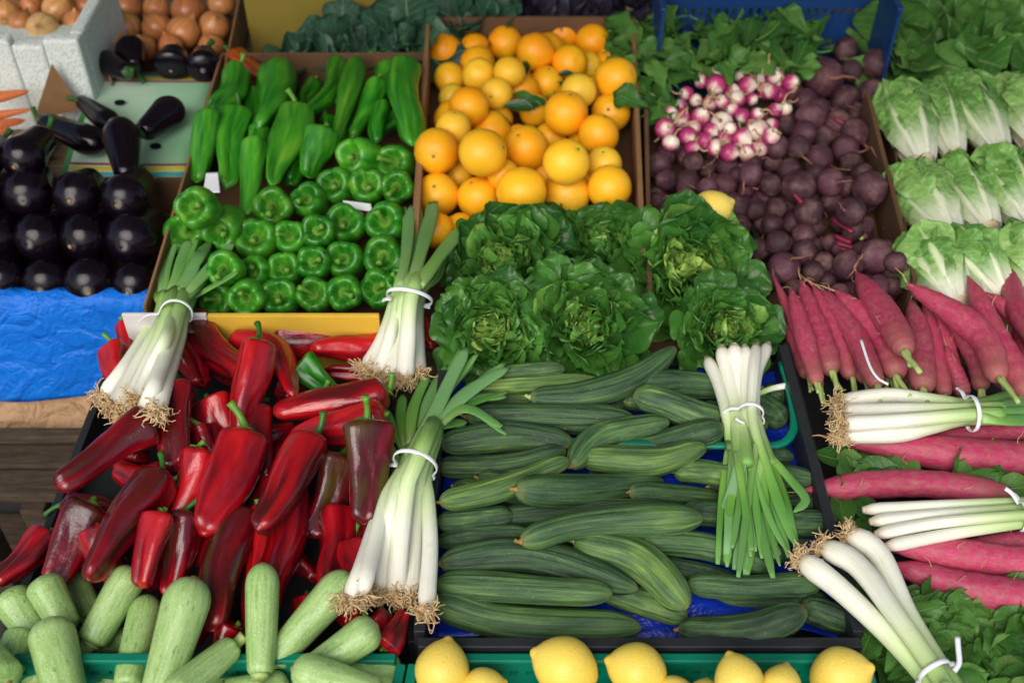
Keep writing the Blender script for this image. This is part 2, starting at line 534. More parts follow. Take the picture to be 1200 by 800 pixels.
def mk_kraft():
    k = NT("crumpled_kraft_paper"); o = k.oco()
    c = k.mix(k.noise(o, 14, 5), C(168, 132, 98), C(188, 154, 120))
    r1 = k.mth('ABSOLUTE', k.mth('SUBTRACT', k.noise(o, 11, 2, .5, .5), .5))
    r2 = k.mth('ABSOLUTE', k.mth('SUBTRACT', k.noise(o, 30, 3, .5, .6), .5))
    k.bump(k.mth('MULTIPLY_ADD', r2, .4, r1), 1.0, .04)
    return k.fin(c, .75, .2)

def mk_foam():
    k = NT("white_polystyrene"); o = k.oco()
    d = k.voro(o, 210)
    c = k.mix(k.ramp(d, (.3, 0.0), (.75, .45)), C(226, 232, 226), C(160, 176, 164))
    k.bump(d, .5, .003)
    return k.fin(c, .7, .25)

def mk_wood(dk=1.0):
    k = NT("grey_pallet_wood" if dk == 1 else "shade_darkened_wood")  # darker copy: shade below the table is put into the wood colour
    o = k.oco()
    mp = k.n('Mapping'); k.put(mp.inputs[0], o); mp.inputs['Scale'].default_value = (11, 80, 80)
    g = k.noise(mp.outputs[0], 1.5, 7, .72, .4)
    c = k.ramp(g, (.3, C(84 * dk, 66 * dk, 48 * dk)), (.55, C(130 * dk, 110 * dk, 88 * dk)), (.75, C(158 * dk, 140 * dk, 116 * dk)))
    knot = k.ramp(k.noise(o, 7, 3, .6), (.62, 0.0), (.7, .6))
    c = k.mix(knot, c, C(46, 36, 28))
    k.bump(g, .4, .003)
    return k.fin(k.vary(c, .3), .8, .2)

def mk_back():
    return leafmat("dark_head_leaf", C(70, 124, 52), C(112, 162, 80), C(158, 194, 116), C(186, 206, 150), .45, .28, .8)
M = {
    'backleaf': mk_back(),
    'red': mk_red(), 'greenpep': mk_greenpep(), 'orangepep': mk_orangepep(), 'cuc': mk_cuc(), 'zuc': mk_zuc(), 'eggp': mk_eggp(),
    'orange': mk_orange(), 'lemon': mk_lemon(), 'beet': mk_beet(), 'radish': mk_radish(), 'lradish': mk_lradish(),
    'carrot': mk_carrot(), 'onion': mk_onion(), 'stalk': mk_stalk(), 'blade': mk_blade(), 'roots': mk_roots(), 'romaine': mk_romaine(),
    'lettuce': leafmat("butter_lettuce_leaf", C(42, 94, 36), C(80, 136, 52), C(164, 196, 92), C(130, 168, 96), .30, .22, .55),
    'cabbage': leafmat("blue_green_leaf", C(30, 62, 48), C(52, 92, 66), C(96, 134, 104), C(120, 150, 120), .45, .08),
    'purple': leafmat("purple_cabbage_leaf", C(44, 40, 58), C(66, 62, 80), C(96, 96, 104), C(110, 104, 120), .45, .05),
    'greens': leafmat("radish_leaf", C(50, 98, 36), C(80, 130, 52), C(124, 160, 82), C(136, 170, 100), .42, .25, .7),
    'citrusleaf': leafmat("orange_leaf", C(20, 62, 22), C(38, 92, 34), C(110, 150, 50), C(90, 130, 60), .28, .12, .6),
    'stem': m_plain("green_stem", C(96, 146, 50), .45, .4, 60, .3),
    'darkstem': m_plain("dark_green_stem", C(52, 104, 34), .45, .4, 60, .3),
    'calyx': m_plain("eggplant_calyx", C(46, 88, 36), .5, .4, 60, .35),
    'rootlet': m_plain("thin_root", C(196, 160, 122), .7, .2, 80, .25),
    'beetroot_tail': m_plain("beet_taproot", C(140, 96, 84), .7, .2, 80, .3),
    'redstem': m_plain("red_leaf_stem", C(120, 26, 56), .4, .4, 60, .3),
    'palestem': m_plain("pale_green_stem", C(168, 190, 112), .5, .35, 60, .25),
    'scar': m_plain("stem_scar", C(150, 120, 70), .7, .2, 120, .3),
    'cutbase': m_plain("cut_lettuce_base", C(214, 196, 160), .6, .3, 70, .2),
    'tie': m_plain("white_rubber_tie", C(232, 234, 240), .4, .4, 40, .04, 0),
    'card': mk_card("brown_cardboard", C(142, 106, 72), C(112, 80, 54)),
    'darkcard': mk_card("dark_brown_cardboard", C(104, 76, 54), C(72, 54, 40)),
    'yellowcard': mk_card("yellow_printed_cardboard", C(222, 182, 62), C(204, 164, 58)),
    'whitecard': mk_card("white_cardboard", C(214, 210, 206), C(184, 180, 180)),
    'olive': mk_card("olive_cardboard", C(134, 118, 48), C(112, 100, 44)),
    'kraft': mk_kraft(),
    'shaded_wood': mk_wood(.55), 'tarp': mk_tarp(), 'foam': mk_foam(), 'wood': mk_wood(),
    'blackplastic': m_plain("black_plastic", C(38, 40, 44), .42, .45, 50, .3),
    'greenplastic': m_plain("green_plastic", C(0, 118, 92), .4, .45, 50, .12),
    'blueplastic': m_plain("dark_blue_plastic", C(22, 58, 112), .4, .45, 50, .15),
    'bluesheet': m_plain("blue_plastic_sheet", C(16, 50, 170), .3, .5, 30, .3, .6, .004),
    'ground': m_plain("dark_asphalt", C(62, 60, 58), .9, .2, 8, .4, .5, .004),
    'canvas': None,
}

# ------------------------------------------------------------------ resting one thing on another
CP, CR = np.zeros((0, 3)), np.zeros((0,))
WP = []
def add_col(pts, rad):
    global CP, CR
    CP = np.vstack([CP, pts]); CR = np.concatenate([CR, np.broadcast_to(rad, (len(pts),))])

def lifts(px, rpx, floor, tol, maxlift=.13, first=0.0, ignore=0):
    """for each sample, how far it must rise along the line of sight to clear what lies there already"""
    x, y = px[:, 0], px[:, 1]
    n = len(px)
    rw = rpx / S(x, y, floor)
    need = np.full(n, np.nan)
    A, B = (CP, CR) if not ignore else (CP[:ignore], CR[:ignore])
    k = first
    while k <= maxlift:
        todo = np.isnan(need)
        if not todo.any(): break
        q = P(x[todo], y[todo], floor + rw[todo] + k)
        if len(A):
            d = np.linalg.norm(q[:, None] - A[None], axis=2) - tol * (rw[todo][:, None] + B[None])
            ok = d.min(1) >= 0
        else:
            ok = np.ones(len(q), bool)
        idx = np.where(todo)[0][ok]
        need[idx] = k
        k += .004
    need[np.isnan(need)] = maxlift
    return need, rw

def settle(path, wpx, floor, tol=.80, n=11, first=0.0, reg=True, maxlift=.11, prof=None):
    """a stiff long thing: the lowest straight line that clears what lies under it"""
    px = spline(path, n)
    pr = np.ones(n) if prof is None else prof(np.linspace(0, 1, n))
    need, rw = lifts(px, wpx / 2 * np.maximum(pr, .4), floor, tol, maxlift, first)
    t = np.linspace(-.5, .5, n)
    L = np.linalg.norm(P(*px[-1], floor) - P(*px[0], floor))
    best = None
    for b in np.linspace(-.3, .3, 13) * L:
        a = (need - b * t).max()
        low = (a + b * t).min()
        if low < -.012: continue
        c = a + .15 * abs(b)
        if best is None or c < best[0]: best = (c, a, b)
    _, a, b = best
    rmax = wpx / 2 / S(px[:, 0].mean(), px[:, 1].mean(), floor)
    h0, hb = floor + rmax + a, b
    def place(m):
        q = spline(path, m)
        tt = np.linspace(-.5, .5, m)
        return P(q[:, 0], q[:, 1], h0 + hb * tt)
    mid = place(3)[1]
    rad = wpx / 2 / (FPX / ((mid - CAM) @ FWD))
    if reg:
        add_col(place(n), rad * np.maximum(pr, .3))
    return place, rad, h0

def cap(t, a, p=2.0):
    x = np.clip(1 - np.minimum(t / a, 1), 0, 1)
    return (1 - x ** p) ** (1 / p)

def tsamp(n, k=.62):
    """samples along a body, closer together at both ends"""
    x = np.linspace(0, 1, n)
    return (1 - k) * x + k * (1 - np.cos(PI * x)) / 2

# ------------------------------------------------------------------ labels of repeats
ITEMS = {}
ORD = ['first', 'second', 'third', 'fourth', 'fifth', 'sixth', 'seventh', 'eighth', 'ninth', 'tenth', 'eleventh', 'twelfth',
       'thirteenth', 'fourteenth', 'fifteenth', 'sixteenth', 'seventeenth', 'eighteenth']
def item(key, o, x, y, look, size):
    ITEMS.setdefault(key, []).append((o, x, y, look, size))

LATER = []
def write_labels(*a):
    LATER.append(a)

def label_rows(key, noun, cat, group, place, seen):
    its = []
    for o, x, y, look, size in ITEMS.get(key, []):
        n_, sx, sy = seen.get(o.name, (0, 0, 0))
        if n_ == 0 and cat in ('beet', 'orange', 'cucumber', 'radish', 'eggplant', 'pepper', 'carrot'):
            for ch in list(o.children_recursive) + [o]:      # wholly under the others: nothing of it shows
                bpy.data.objects.remove(ch)
            continue
        if n_ < 4:
            tag(o, f'{look.split()[-1]} {noun} buried out of sight among the others, {place}', cat, group)
        else:
            its.append((o, sx / n_, sy / n_, look, size))
    its.sort(key=lambda i: -i[2])
    rows, cur = [], []
    for it in its:
        if cur and cur[0][2] - it[2] > it[4] * .62:
            rows.append(cur); cur = []
        cur.append(it)
    if cur: rows.append(cur)
    nr = len(rows)
    for r, row in enumerate(rows):
        row.sort(key=lambda i: i[1])
        rn = 'front row' if r == 0 else 'back row' if r == nr - 1 else f'{ORD[r]} row up'
        for j, (o, x, y, look, size) in enumerate(row):
            m = len(row)
            pos = 'alone' if m == 1 else 'leftmost' if j == 0 else 'rightmost' if j == m - 1 else f'{ORD[j]} from left'
            rr = f'{rn} in' if nr > 1 else 'in'
            tag(o, f'{look} {noun}, {pos}, {rr} {place}', cat, group)

# ------------------------------------------------------------------ the stall: ground, tables, boxes
TOPZ = -0.10            # boards of the stall
GROUND = -0.62
def slab(name, p0, p1, z0, z1, mat, parent=None, bevel=.003):
    c = V((p0[0] + p1[0]) / 2, (p0[1] + p1[1]) / 2, (z0 + z1) / 2)
    g = Geo().box(c, np.eye(3), (abs(p1[0] - p0[0]) / 2, abs(p1[1] - p0[1]) / 2, abs(z1 - z0) / 2))
    return obj(name, g, mat, c, parent, False, bevel)

def wall(name, a, b, z0, z1, th, mat, parent=None, bevel=.0015):
    """upright board from a to b"""
    a, b = V(a[0], a[1], 0), V(b[0], b[1], 0)
    d = unit(b - a)
    for _k in np.linspace(0, 1, 40):
        WP.append(a * (1 - _k) + b * _k + V(0, 0, z1))
    c = (a + b) / 2; c[2] = (z0 + z1) / 2
    g = Geo().box(c, np.array([d, np.cross(V(0, 0, 1), d), V(0, 0, 1)]), (np.linalg.norm(b - a) / 2, th / 2, (z1 - z0) / 2))
    return obj(name, g, mat, c, parent, False, bevel)

g = Geo().raw([V(-60, -60, GROUND), V(60, -60, GROUND), V(60, 60, GROUND), V(-60, 60, GROUND)], [(0, 1, 2, 3)])
tag(obj('ground', g, M['ground'], V(0, 0, GROUND), None, False), kind='structure')

# table under the boxes: planks on trestles
tbl = empty('stall_table', V(0.1, .3, GROUND))
tag(tbl, 'weathered plank table carrying all the vegetable boxes of the stall', 'table')
y0 = P(600, 800, 0)[1] - .12
for i in range(12):
    ya = y0 + i * .165
    xa = -.62 if ya < P(0, 346, -.045)[1] + .02 else -1.35
    slab('plank', (xa, ya), (1.35, ya + .158), TOPZ - .03, TOPZ - .002 * (i % 2), M['wood'], tbl)
for xx in (-.56, .2, 1.2):
    for yy in (y0 + .1, y0 + 1.7):
        slab('leg', (xx - .03, yy - .03), (xx + .03, yy + .03), GROUND, TOPZ - .032, M['wood'], tbl)

def fold_box(name, label, quad, z0, z1, mat, th=.005, sides='fblr', cat='box', floor=True, group=None, mats=None):
    """open box on four photo-plane corners (near left, near right, far right, far left)"""
    q = [P(x, y, z1) for x, y in quad]
    root = empty(name, V(*(sum(q) / 4)[:2], z0))
    tag(root, label, cat, group)
    edges = {'f': (0, 1), 'r': (1, 2), 'b': (2, 3), 'l': (3, 0)}
    cen = sum(q) / 4
    for k in sides:
        i, j = edges[k]
        a, b = q[i], q[j]
        d = unit(b - a)
        ins = th if k in 'lr' else 0
        wall({'f': 'front_panel', 'b': 'back_panel', 'l': 'side_panel', 'r': 'side_panel'}[k], a + d * ins, b - d * ins, z0 + .004, z1, th, (mats or {}).get(k, mat), root)
    if floor:
        g = Geo().raw([V(*p[:2], z0 + .003) for p in q] + [V(*p[:2], z0) for p in q],
                      [(0, 1, 2, 3), (4, 7, 6, 5), (0, 4, 5, 1), (1, 5, 6, 2), (2, 6, 7, 3), (3, 7, 4, 0)])
        obj('base_panel', g, (mats or {}).get('floor', mat), cen * V(1, 1, 0) + V(0, 0, z0), root, False)
    return root

# boxes standing on the table (corners in plan)
fold_box('cardboard_box', 'open brown cardboard box filled with green peppers', [(168, 362), (478, 362), (497, 62), (260, 62)], TOPZ + .01, .012, M['card'], sides='blr',
         mats={'b': M['darkcard'], 'floor': M['darkcard']})
fold_box('cardboard_box', 'open brown cardboard box full of oranges', [(486, 300), (754, 300), (742, 20), (502, 20)], TOPZ + .01, .02, M['card'], th=.009, sides='blr',
         mats={'floor': M['darkcard'], 'b': M['darkcard']})
fold_box('cardboard_box', 'open dark brown box with beets and small radishes', [(762, 362), (1074, 330), (1016, 104), (757, 104)], TOPZ + .01, .012, M['darkcard'], th=.008, sides='lr')
fold_box('vegetable_crate', 'black crate of butter lettuces between oranges and cucumbers', [(515, 425), (915, 425), (882, 262), (527, 262)], TOPZ + .006, -.05, M['blackplastic'], sides='fblr', cat='crate')
fold_box('cardboard_tray', 'flat dark tray under the pale romaine heads', [(1075, 372), (1330, 372), (1260, 100), (1040, 100)], TOPZ + .006, -.02, M['darkcard'], sides='bl', cat='tray')
fold_box('cardboard_box', 'dark box holding the stacked eggplants beside the green peppers', [(-130, 322), (186, 322), (222, 208), (-70, 208)], TOPZ + .004, -.01, M['darkcard'], sides='lb')
# printed white and green lid lying behind the stacked eggplants
def sheet(name, quad, h, mat, n=10, wav=.003, th=.003, seed=1, parent=None, fn=None):
    """bent sheet with real thickness over a quad of plan points"""
    q = np.array([P(x, y, hh) for (x, y), hh in zip(quad, h)])
    s, t = np.meshgrid(np.linspace(0, 1, n), np.linspace(0, 1, n))
    Q = (q[0] * ((1 - s) * (1 - t))[..., None] + q[1] * (s * (1 - t))[..., None] + q[2] * (s * t)[..., None] + q[3] * ((1 - s) * t)[..., None])
    Q[..., 2] += lumps(Q.reshape(-1, 3), seed, 22, wav).reshape(n, n)
    if fn: Q = fn(Q, s, t)
    g = Geo().grid(Q, False)
    o = obj(name, g, mat, None, parent)
    sd = o.modifiers.new('thickness', 'SOLIDIFY'); sd.thickness = th; sd.offset = -1
    return o

def mk_print():
    k = NT("white_green_printed_card")
    u, v = k.uv()                      # u from near to far, v across
    nz = k.noise(k.oco(), 9, 2)
    c = k.mix(k.ramp(k.mth('MULTIPLY_ADD', nz, .5, k.mth('MULTIPLY', v, .5)), (.3, 0.0), (.8, .8)), C(206, 226, 206), C(110, 190, 134))
    for a, b, col in ((.0, .04, C(60, 150, 160)), (.05, .085, C(210, 190, 60)), (.095, .115, C(160, 60, 70)), (.885, .905, C(160, 60, 70)), (.915, .95, C(210, 190, 60)), (.955, 1., C(60, 150, 170))):
        m = k.mth('MULTIPLY', k.mth('GREATER_THAN', u, a), k.mth('LESS_THAN', u, b))
        c = k.mix(m, c, col)
    ed = k.mth('LESS_THAN', v, .05)
    c = k.mix(ed, c, C(40, 140, 60))
    return k.fin(c, .45, .4)
lid = empty('printed_card', P(155, 140, -.03))
tag(lid, 'white and green printed cardboard lid with coloured edge stripes under loose eggplants', 'lid')
sheet('panel', [(70, 206), (214, 206), (252, 86), (112, 83)], (-.03, -.03, -.03, -.03), mk_print(), parent=lid)
hm = m_plain("dark_hole", C(20, 22, 20), .9, .1)
for hx, hy in ((140, 120), (182, 171)):
    c = P(hx, hy, -.024)
    g = Geo().tube([c - V(0, 0, .002), c + V(0, 0, .0012)], [.008, .008], 12)
    g.v[0][:, 0] = c[0] + (g.v[0][:, 0] - c[0]) * 1.3
    obj('vent_hole', g, hm, c, lid)
fold_box('cardboard_box', 'open box with onions, the right one of two behind the eggplants', [(126, 82), (262, 86), (285, -25), (118, -25)], TOPZ + .02, .012, M['card'], sides='lr', mats={'floor': M['darkcard']})
fold_box('cardboard_box', 'open box of onions behind the white foam box', [(-70, 50), (110, 50), (117, -25), (-40, -25)], TOPZ + .02, .004, M['card'], sides='b', mats={'floor': M['darkcard']})
# white foam box with a notched rim
fb = empty('foam_box', P(50, 120, TOPZ))
tag(fb, 'white polystyrene box with notched rim between the onions and carrots', 'foam box')
fy = P(50, 130, -.06)[1]
fx = lambda x: P(x, 90, .02)[0]
for (xa, xb, top) in ((-80, 27, .106), (27.6, 64, .094), (64.6, 106, .106)):
    wall('front_panel', V(fx(xa), fy), V(fx(xb), fy), TOPZ + .002, top, .03, M['foam'], fb, .006)
wall('side_panel', V(fx(106) - .014, fy + .016), V(fx(106) - .014, fy + .26), TOPZ + .002, .104, .026, M['foam'], fb, .006)
slab('base_panel', (fx(-80), fy + .016), (fx(106) - .03, fy + .26), -.03, -.01, M['foam'], fb)
# cardboard carrot box with a bent corner flap
cb = fold_box('cardboard_box', 'brown carrot box with its corner flap bent upright', [(-120, 205), (14, 205), (62, 128), (-60, 128)], TOPZ + .004, -.03, M['card'], sides='r', mats={'floor': M['whitecard']})
p0, p1, p2 = P(40, 140, -.03), P(96, 128, -.03), P(75, 128, -.03) + V(0, .01, .095)
nrm = unit(np.cross(p1 - p0, p2 - p0)) * .002
g = Geo().raw([p0 + nrm, p1 + nrm, p2 + nrm, p0 - nrm, p1 - nrm, p2 - nrm], [(0, 1, 2), (5, 4, 3), (0, 3, 4, 1), (1, 4, 5, 2), (2, 5, 3, 0)])
obj('corner_flap', g, M['card'], None, cb, False)
# olive board standing at the back
wall_o = wall('backboard', P(290, 22, 0), P(450, 22, 0), TOPZ + .005, .30, .012, M['olive'])
tag(wall_o, 'plain olive yellow cardboard panel standing behind the green peppers', 'panel')

# the blue tarpaulin hangs over the table edge, brown paper and pallet under it
def hang(name, label, cat, quad_top, drop, mat, seed, wav, tilt=.03, n=34, thick=.0015, lip=.10):
    a, b = quad_top
    u = np.linspace(0, 1, n)
    prof = [(lip, 0.0), (lip * .5, 0.0), (0, -.002), (-.010, -.012)] + [(-.012 - tilt * k, -.012 - drop * k) for k in np.linspace(.08, 1, 16)]
    Q = np.zeros((len(prof), n, 3))
    d = unit(b - a); out = np.cross(d, V(0, 0, 1))
    for i, (fwd, dz) in enumerate(prof):
        Q[i] = a[None] * (1 - u)[:, None] + b[None] * u[:, None] - out * fwd + V(0, 0, dz)
    w = lumps(Q.reshape(-1, 3), seed, 26, wav).reshape(len(prof), n) + lumps(Q.reshape(-1, 3), seed + 1, 70, wav * .4).reshape(len(prof), n)
    k = np.clip(np.arange(len(prof)) / 6, 0, 1)[:, None]
    Q += out * (w * k)[..., None]
    Q[-1, :, 2] += lumps(Q[-1], seed + 3, 12, .012)
    g = Geo().grid(Q[::-1], False)
    o = obj(name, g, mat)
    sd = o.modifiers.new('thickness', 'SOLIDIFY'); sd.thickness = thick; sd.offset = 0
    return tag(o, label, cat)
e0, e1 = P(-140, 350, TOPZ + .0), P(158, 350, TOPZ + .0)
pz = TOPZ + .012
e0, e1 = P(-140, 346, -.045), P(178, 346, -.045)
hang('tarpaulin', 'bright blue plastic tarpaulin hanging in creases below the eggplants', 'tarpaulin', (e0, e1), .185, M['tarp'], 3, .006, lip=.02)
s0 = e0 + V(0, -.03, -.15); s1 = e1 + V(-.02, -.03, -.15)
hang('kraft_paper', 'crumpled brown kraft paper hanging below the blue tarpaulin', 'paper', (s0 + V(0, .01, 0), s1 + V(0, .01, 0)), .115, M['kraft'], 9, .011, .03, lip=.004)
pal = empty('wooden_pallet', V(-.85, .0, GROUND))
tag(pal, 'grey wooden pallet, painted darker for shade, under the hanging brown paper', 'pallet')
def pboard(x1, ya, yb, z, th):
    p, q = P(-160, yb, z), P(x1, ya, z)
    slab('board', (p[0], p[1]), (q[0], q[1]), z - th, z, M['shaded_wood'], pal, .004)
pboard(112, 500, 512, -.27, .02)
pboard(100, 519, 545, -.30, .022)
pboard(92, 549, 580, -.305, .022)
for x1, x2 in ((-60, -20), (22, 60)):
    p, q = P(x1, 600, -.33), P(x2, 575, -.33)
    slab('block', (p[0], p[1]), (q[0], q[1]), GROUND + .03, -.328, M['shaded_wood'], pal, .004)
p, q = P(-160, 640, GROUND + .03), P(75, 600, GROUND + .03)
slab('board', (p[0], p[1]), (q[0], q[1]), GROUND, GROUND + .028, M['shaded_wood'], pal, .004)
# crate with the red peppers: black rim, cardboard liners at the back
rc = fold_box('vegetable_crate', 'black plastic crate heaped with long red peppers', [(0, 758), (484, 762), (446, 384), (146, 384)], TOPZ + .004, -.048, M['blackplastic'], th=.012, sides='lr', cat='crate')
a, b = P(148, 384, 0), P(246, 384, 0)
wl = wall('cardboard_strip', a, b, -.085, .030, .006, M['whitecard'])
tag(wl, 'short white cardboard wall behind the left spring onion bunch', 'cardboard')
a, b = P(247, 384, 0), P(446, 384, 0)
wl = wall('cardboard_strip', a, b, -.085, .028, .008, M['yellowcard'])
tag(wl, 'yellow printed cardboard edge between the green and red peppers', 'cardboard')

# crate with the cucumbers, lined with blue plastic
cc = fold_box('vegetable_crate', 'black plastic crate of cucumbers with a thick rim', [(490, 752), (1010, 752), (916, 396), (520, 425)], TOPZ + .004, .0, M['blackplastic'], th=.014, sides='flr', cat='crate')
def crumple(name, label, quad, h, mat, seed, amp, n=40):
    q = np.array([P(x, y, h) for x, y in quad])
    s, t = np.meshgrid(np.linspace(0, 1, n), np.linspace(0, 1, n))
    Q = (q[0] * ((1 - s) * (1 - t))[..., None] + q[1] * (s * (1 - t))[..., None] + q[2] * (s * t)[..., None] + q[3] * ((1 - s) * t)[..., None])
    z = lumps(Q.reshape(-1, 3), seed, 40, amp) + lumps(Q.reshape(-1, 3), seed + 1, 110, amp * .6)
    Q[..., 2] += np.abs(z).reshape(n, n)
    o = obj(name, Geo().grid(Q, False), mat)
    sd = o.modifiers.new('thickness', 'SOLIDIFY'); sd.thickness = .001
    return tag(o, label, 'plastic sheet')
crumple('plastic_sheet', 'crumpled deep blue plastic sheet lining the cucumber crate', [(505, 748), (1000, 748), (918, 440), (530, 440)], -.062, M['bluesheet'], 21, .012)
# teal rim of an inner crate seen among the cucumbers
pts = spline([(664, 517), (720, 519), (800, 521), (880, 522), (912, 521), (927, 510), (931, 490), (924, 450), (916, 425)], 40)
w = P(pts[:, 0], pts[:, 1], -.012)
gr = obj('crate_rim', Geo().tube(w, .0065, 8, None, .7), M['greenplastic'])
tag(gr, 'teal plastic crate rim showing between the cucumbers', 'crate rim')

# green crates at the front edge
def slot_wall(parent, a, b, z0, z1, th, mat, nslot, zs, name='wall_panel', lip=.012):
    """plastic crate wall with a row of real openings between z heights zs"""
    a, b = V(a[0], a[1], 0), V(b[0], b[1], 0)
    d = unit(b - a); L = np.linalg.norm(b - a); out = np.cross(V(0, 0, 1), d)
    ax = np.array([d, out, V(0, 0, 1)])
    g = Geo(); c = (a + b) / 2
    def blk(s0, s1, za, zb, t=th):
        cc_ = a + d * (s0 + s1) / 2; cc_[2] = (za + zb) / 2
        g.box(cc_, ax, ((s1 - s0) / 2, t / 2, (zb - za) / 2))
    blk(0, L, zs[1], z1); blk(0, L, z0, zs[0])
    pitch = L / nslot
    for i in range(nslot + 1):
        s0 = max(0, i * pitch - pitch * .25); s1 = min(L, i * pitch + pitch * .25)
        blk(s0, s1, zs[0] + 1e-5, zs[1] - 1e-5, th - .0008)
    o = obj(name, g, mat, V(c[0], c[1], z0), parent, False)
    lipg = Geo(); cc_ = (a + b) / 2; cc_[2] = z1 + .0045
    lipg.box(cc_, ax, (L / 2, lip / 2, .004))
    obj('rim', lipg, mat, cc_, parent, False, .002)
    return o
def plastic_crate(name, label, quad, z0, z1, mat, nslot, zs, sides='fblr', group=None):
    q = [c if len(c) == 3 else P(*c, z1) for c in quad]
    root = empty(name, V(*(sum(q) / 4)[:2], z0)); tag(root, label, 'crate', group)
    e = {'f': (0, 1), 'r': (1, 2), 'b': (2, 3), 'l': (3, 0)}
    for k in sides:
        i, j = e[k]
        dd = unit(q[j] - q[i]) * .008
        slot_wall(root, q[i] + dd, q[j] - dd, z0, z1, .006, mat, nslot, zs)
    gq = Geo().raw([V(*p[:2], z0 + .004) for p in q] + [V(*p[:2], z0) for p in q], [(0, 1, 2, 3), (4, 7, 6, 5), (0, 4, 5, 1), (1, 5, 6, 2), (2, 6, 7, 3), (3, 7, 4, 0)])
    obj('base_panel', gq, mat, V(*(sum(q) / 4)[:2], z0), root, False)
    return root
plastic_crate('plastic_crate', 'green plastic crate of lemons with square holes below its rim', [(450, 960), (1060, 960), (1012, 774), (486, 774)], TOPZ + .001, -.012, M['greenplastic'], 26, (-.040, -.030))
plastic_crate('plastic_crate', 'green plastic crate full of pale zucchini at the front corner', [(-80, 960), (432, 960), (472, 774), (-20, 774)], TOPZ + .001, -.012, M['greenplastic'], 22, (-.040, -.030))
yb_ = P(900, 66, -.09)[1]; xl_, xr_ = P(760, 66, -.09)[0], P(1010, 66, -.09)[0]
plastic_crate('plastic_crate', 'dark blue plastic crate with slotted back standing behind the radish greens', [V(xl_, yb_ - .17, .1), V(xr_, yb_ - .17, .1), V(xr_, yb_, .1), V(xl_, yb_, .1)], TOPZ + .01, .1, M['blueplastic'], 26, (.010, .026), 'blr')
# black crate of the long radishes
fold_box('vegetable_crate', 'black plastic crate with long pink radishes and leaves', [(1040, 860), (1330, 860), (1290, 395), (920, 395)], TOPZ + .004, -.03, M['blackplastic'], th=.01, sides='l', cat='crate')

# awning over the stall and the posts that carry it
kc = NT("pale_awning_canvas")
kc.b.inputs['Roughness'].default_value = .8
M['canvas'] = kc.fin(C(188, 202, 186), .8, .1, trans=.42)
aw = empty('market_awning', V(0, .6, GROUND))
tag(aw, 'pale canvas awning stretched over the whole stall', 'awning')
n = 14
s, t = np.meshgrid(np.linspace(-2.2, 2.2, n), np.linspace(-.55, 2.4, n))
Q = np.stack([s, t, 1.75 - .10 * (t + .55) + .03 * np.sin(s * 3.2) * np.sin(t * 2)], -1)
o = obj('canvas', Geo().grid(Q, False), M['canvas'], None, aw)
sd = o.modifiers.new('thickness', 'SOLIDIFY'); sd.thickness = .002
for xx in (-2.1, 2.1):
    for yy, zt in ((-.5, 1.70), (2.3, 1.42)):
        obj('post', Geo().tube([V(xx, yy, GROUND), V(xx, yy, zt)], [.02, .02], 12), M['blackplastic'], V(xx, yy, GROUND), aw)
back = slab('back_wall', (-3, 2.6), (3, 2.7), GROUND, 2.2, m_plain("grey_plaster", C(120, 116, 108), .9, .2, 6, .2, .3))
tag(back, 'plain grey plaster wall standing behind the stall', 'wall')

# ------------------------------------------------------------------ builders of the produce
def stemmed(parent, base, dirv, r, length, bend, mat, flare=1.6, tip=1.25, n=9, name='stem'):
    """calyx flaring onto the fruit and a curved stalk with a cut end, one piece"""
    d = unit(dirv); b = unit(bend - d * (bend @ d)) if np.linalg.norm(bend) else V(0, 0, 1)
    t = np.linspace(0, 1, n)
    pts = base + d * (t * length)[:, None] + b * (t ** 2 * length * .55)[:, None]
    rad = r * (1 + (flare - 1) * np.exp(-t * 9) * 1.6 + (tip - 1) * np.clip((t - .75) / .25, 0, 1))
    return obj(name, Geo().tube(pts, rad, 9), mat, base, parent)

def long_body(name, path, w, mat, floor, prof, cross, nr=30, ns=22, tol=.8, first=0.0, sag=0.0, lump=.05, maxlift=.11, seed=None, wig=0.0):
    seed = int(rng.integers(1e6)) if seed is None else seed
    place, rad, h = settle(path, w, floor, tol, 11, first, True, maxlift, prof)
    t = tsamp(nr)
    fine = place(61)
    tt = np.linspace(0, 1, 61)
    if wig:
        _w = np.random.default_rng(seed + 5); _d = unit(fine[-1] - fine[0]); _s = np.cross(_d, V(0, 0, 1))
        fine = fine + (_s * _w.uniform(.5, 1) + V(0, 0, .3)) * (np.sin(tt * PI * _w.uniform(1.2, 2.4) + _w.uniform(0, 6)) * wig * rad)[:, None]
    pts = np.stack([np.interp(t, tt, fine[:, k]) for k in range(3)], 1)
    Ln = np.linalg.norm(fine[-1] - fine[0])
    if sag:
        pts[:, 2] -= sag * Ln * (4 * t * (1 - t) - .6)
    th = np.linspace(0, 2 * PI, ns, endpoint=False)
    c = cross(t[:, None], th[None], np.random.default_rng(seed)) if cross else np.ones((nr, ns))
    Q = sweep(pts, rad * prof(t), ns, c)
    cen = pts.mean(0)
    if lump:
        q = Q.reshape(-1, 3)
        dsp = lumps(q - cen, seed, 1.6 / rad * .6, lump * rad).reshape(nr, ns)
        dirs = Q - pts[:, None]
        Q = Q + dirs / np.maximum(np.linalg.norm(dirs, axis=2, keepdims=True), 1e-6) * dsp[..., None] * np.minimum(1, prof(t) * 1.5)[:, None, None]
    g = Geo().grid(Q, True, True, True, 0, t)
    o = obj(name, g, mat, V(cen[0], cen[1], cen[2] - rad))
    o['px'] = 0.0
    del o['px']
    return o, pts, rad

def look_dir(path):
    (x0, y0), (x1, y1) = path[0], path[-1]
    dx, dy = abs(x1 - x0), abs(y1 - y0)
    if dx > 2 * dy: return 'level'
    if dy > 2.2 * dx: return 'upright'
    return 'slanting'

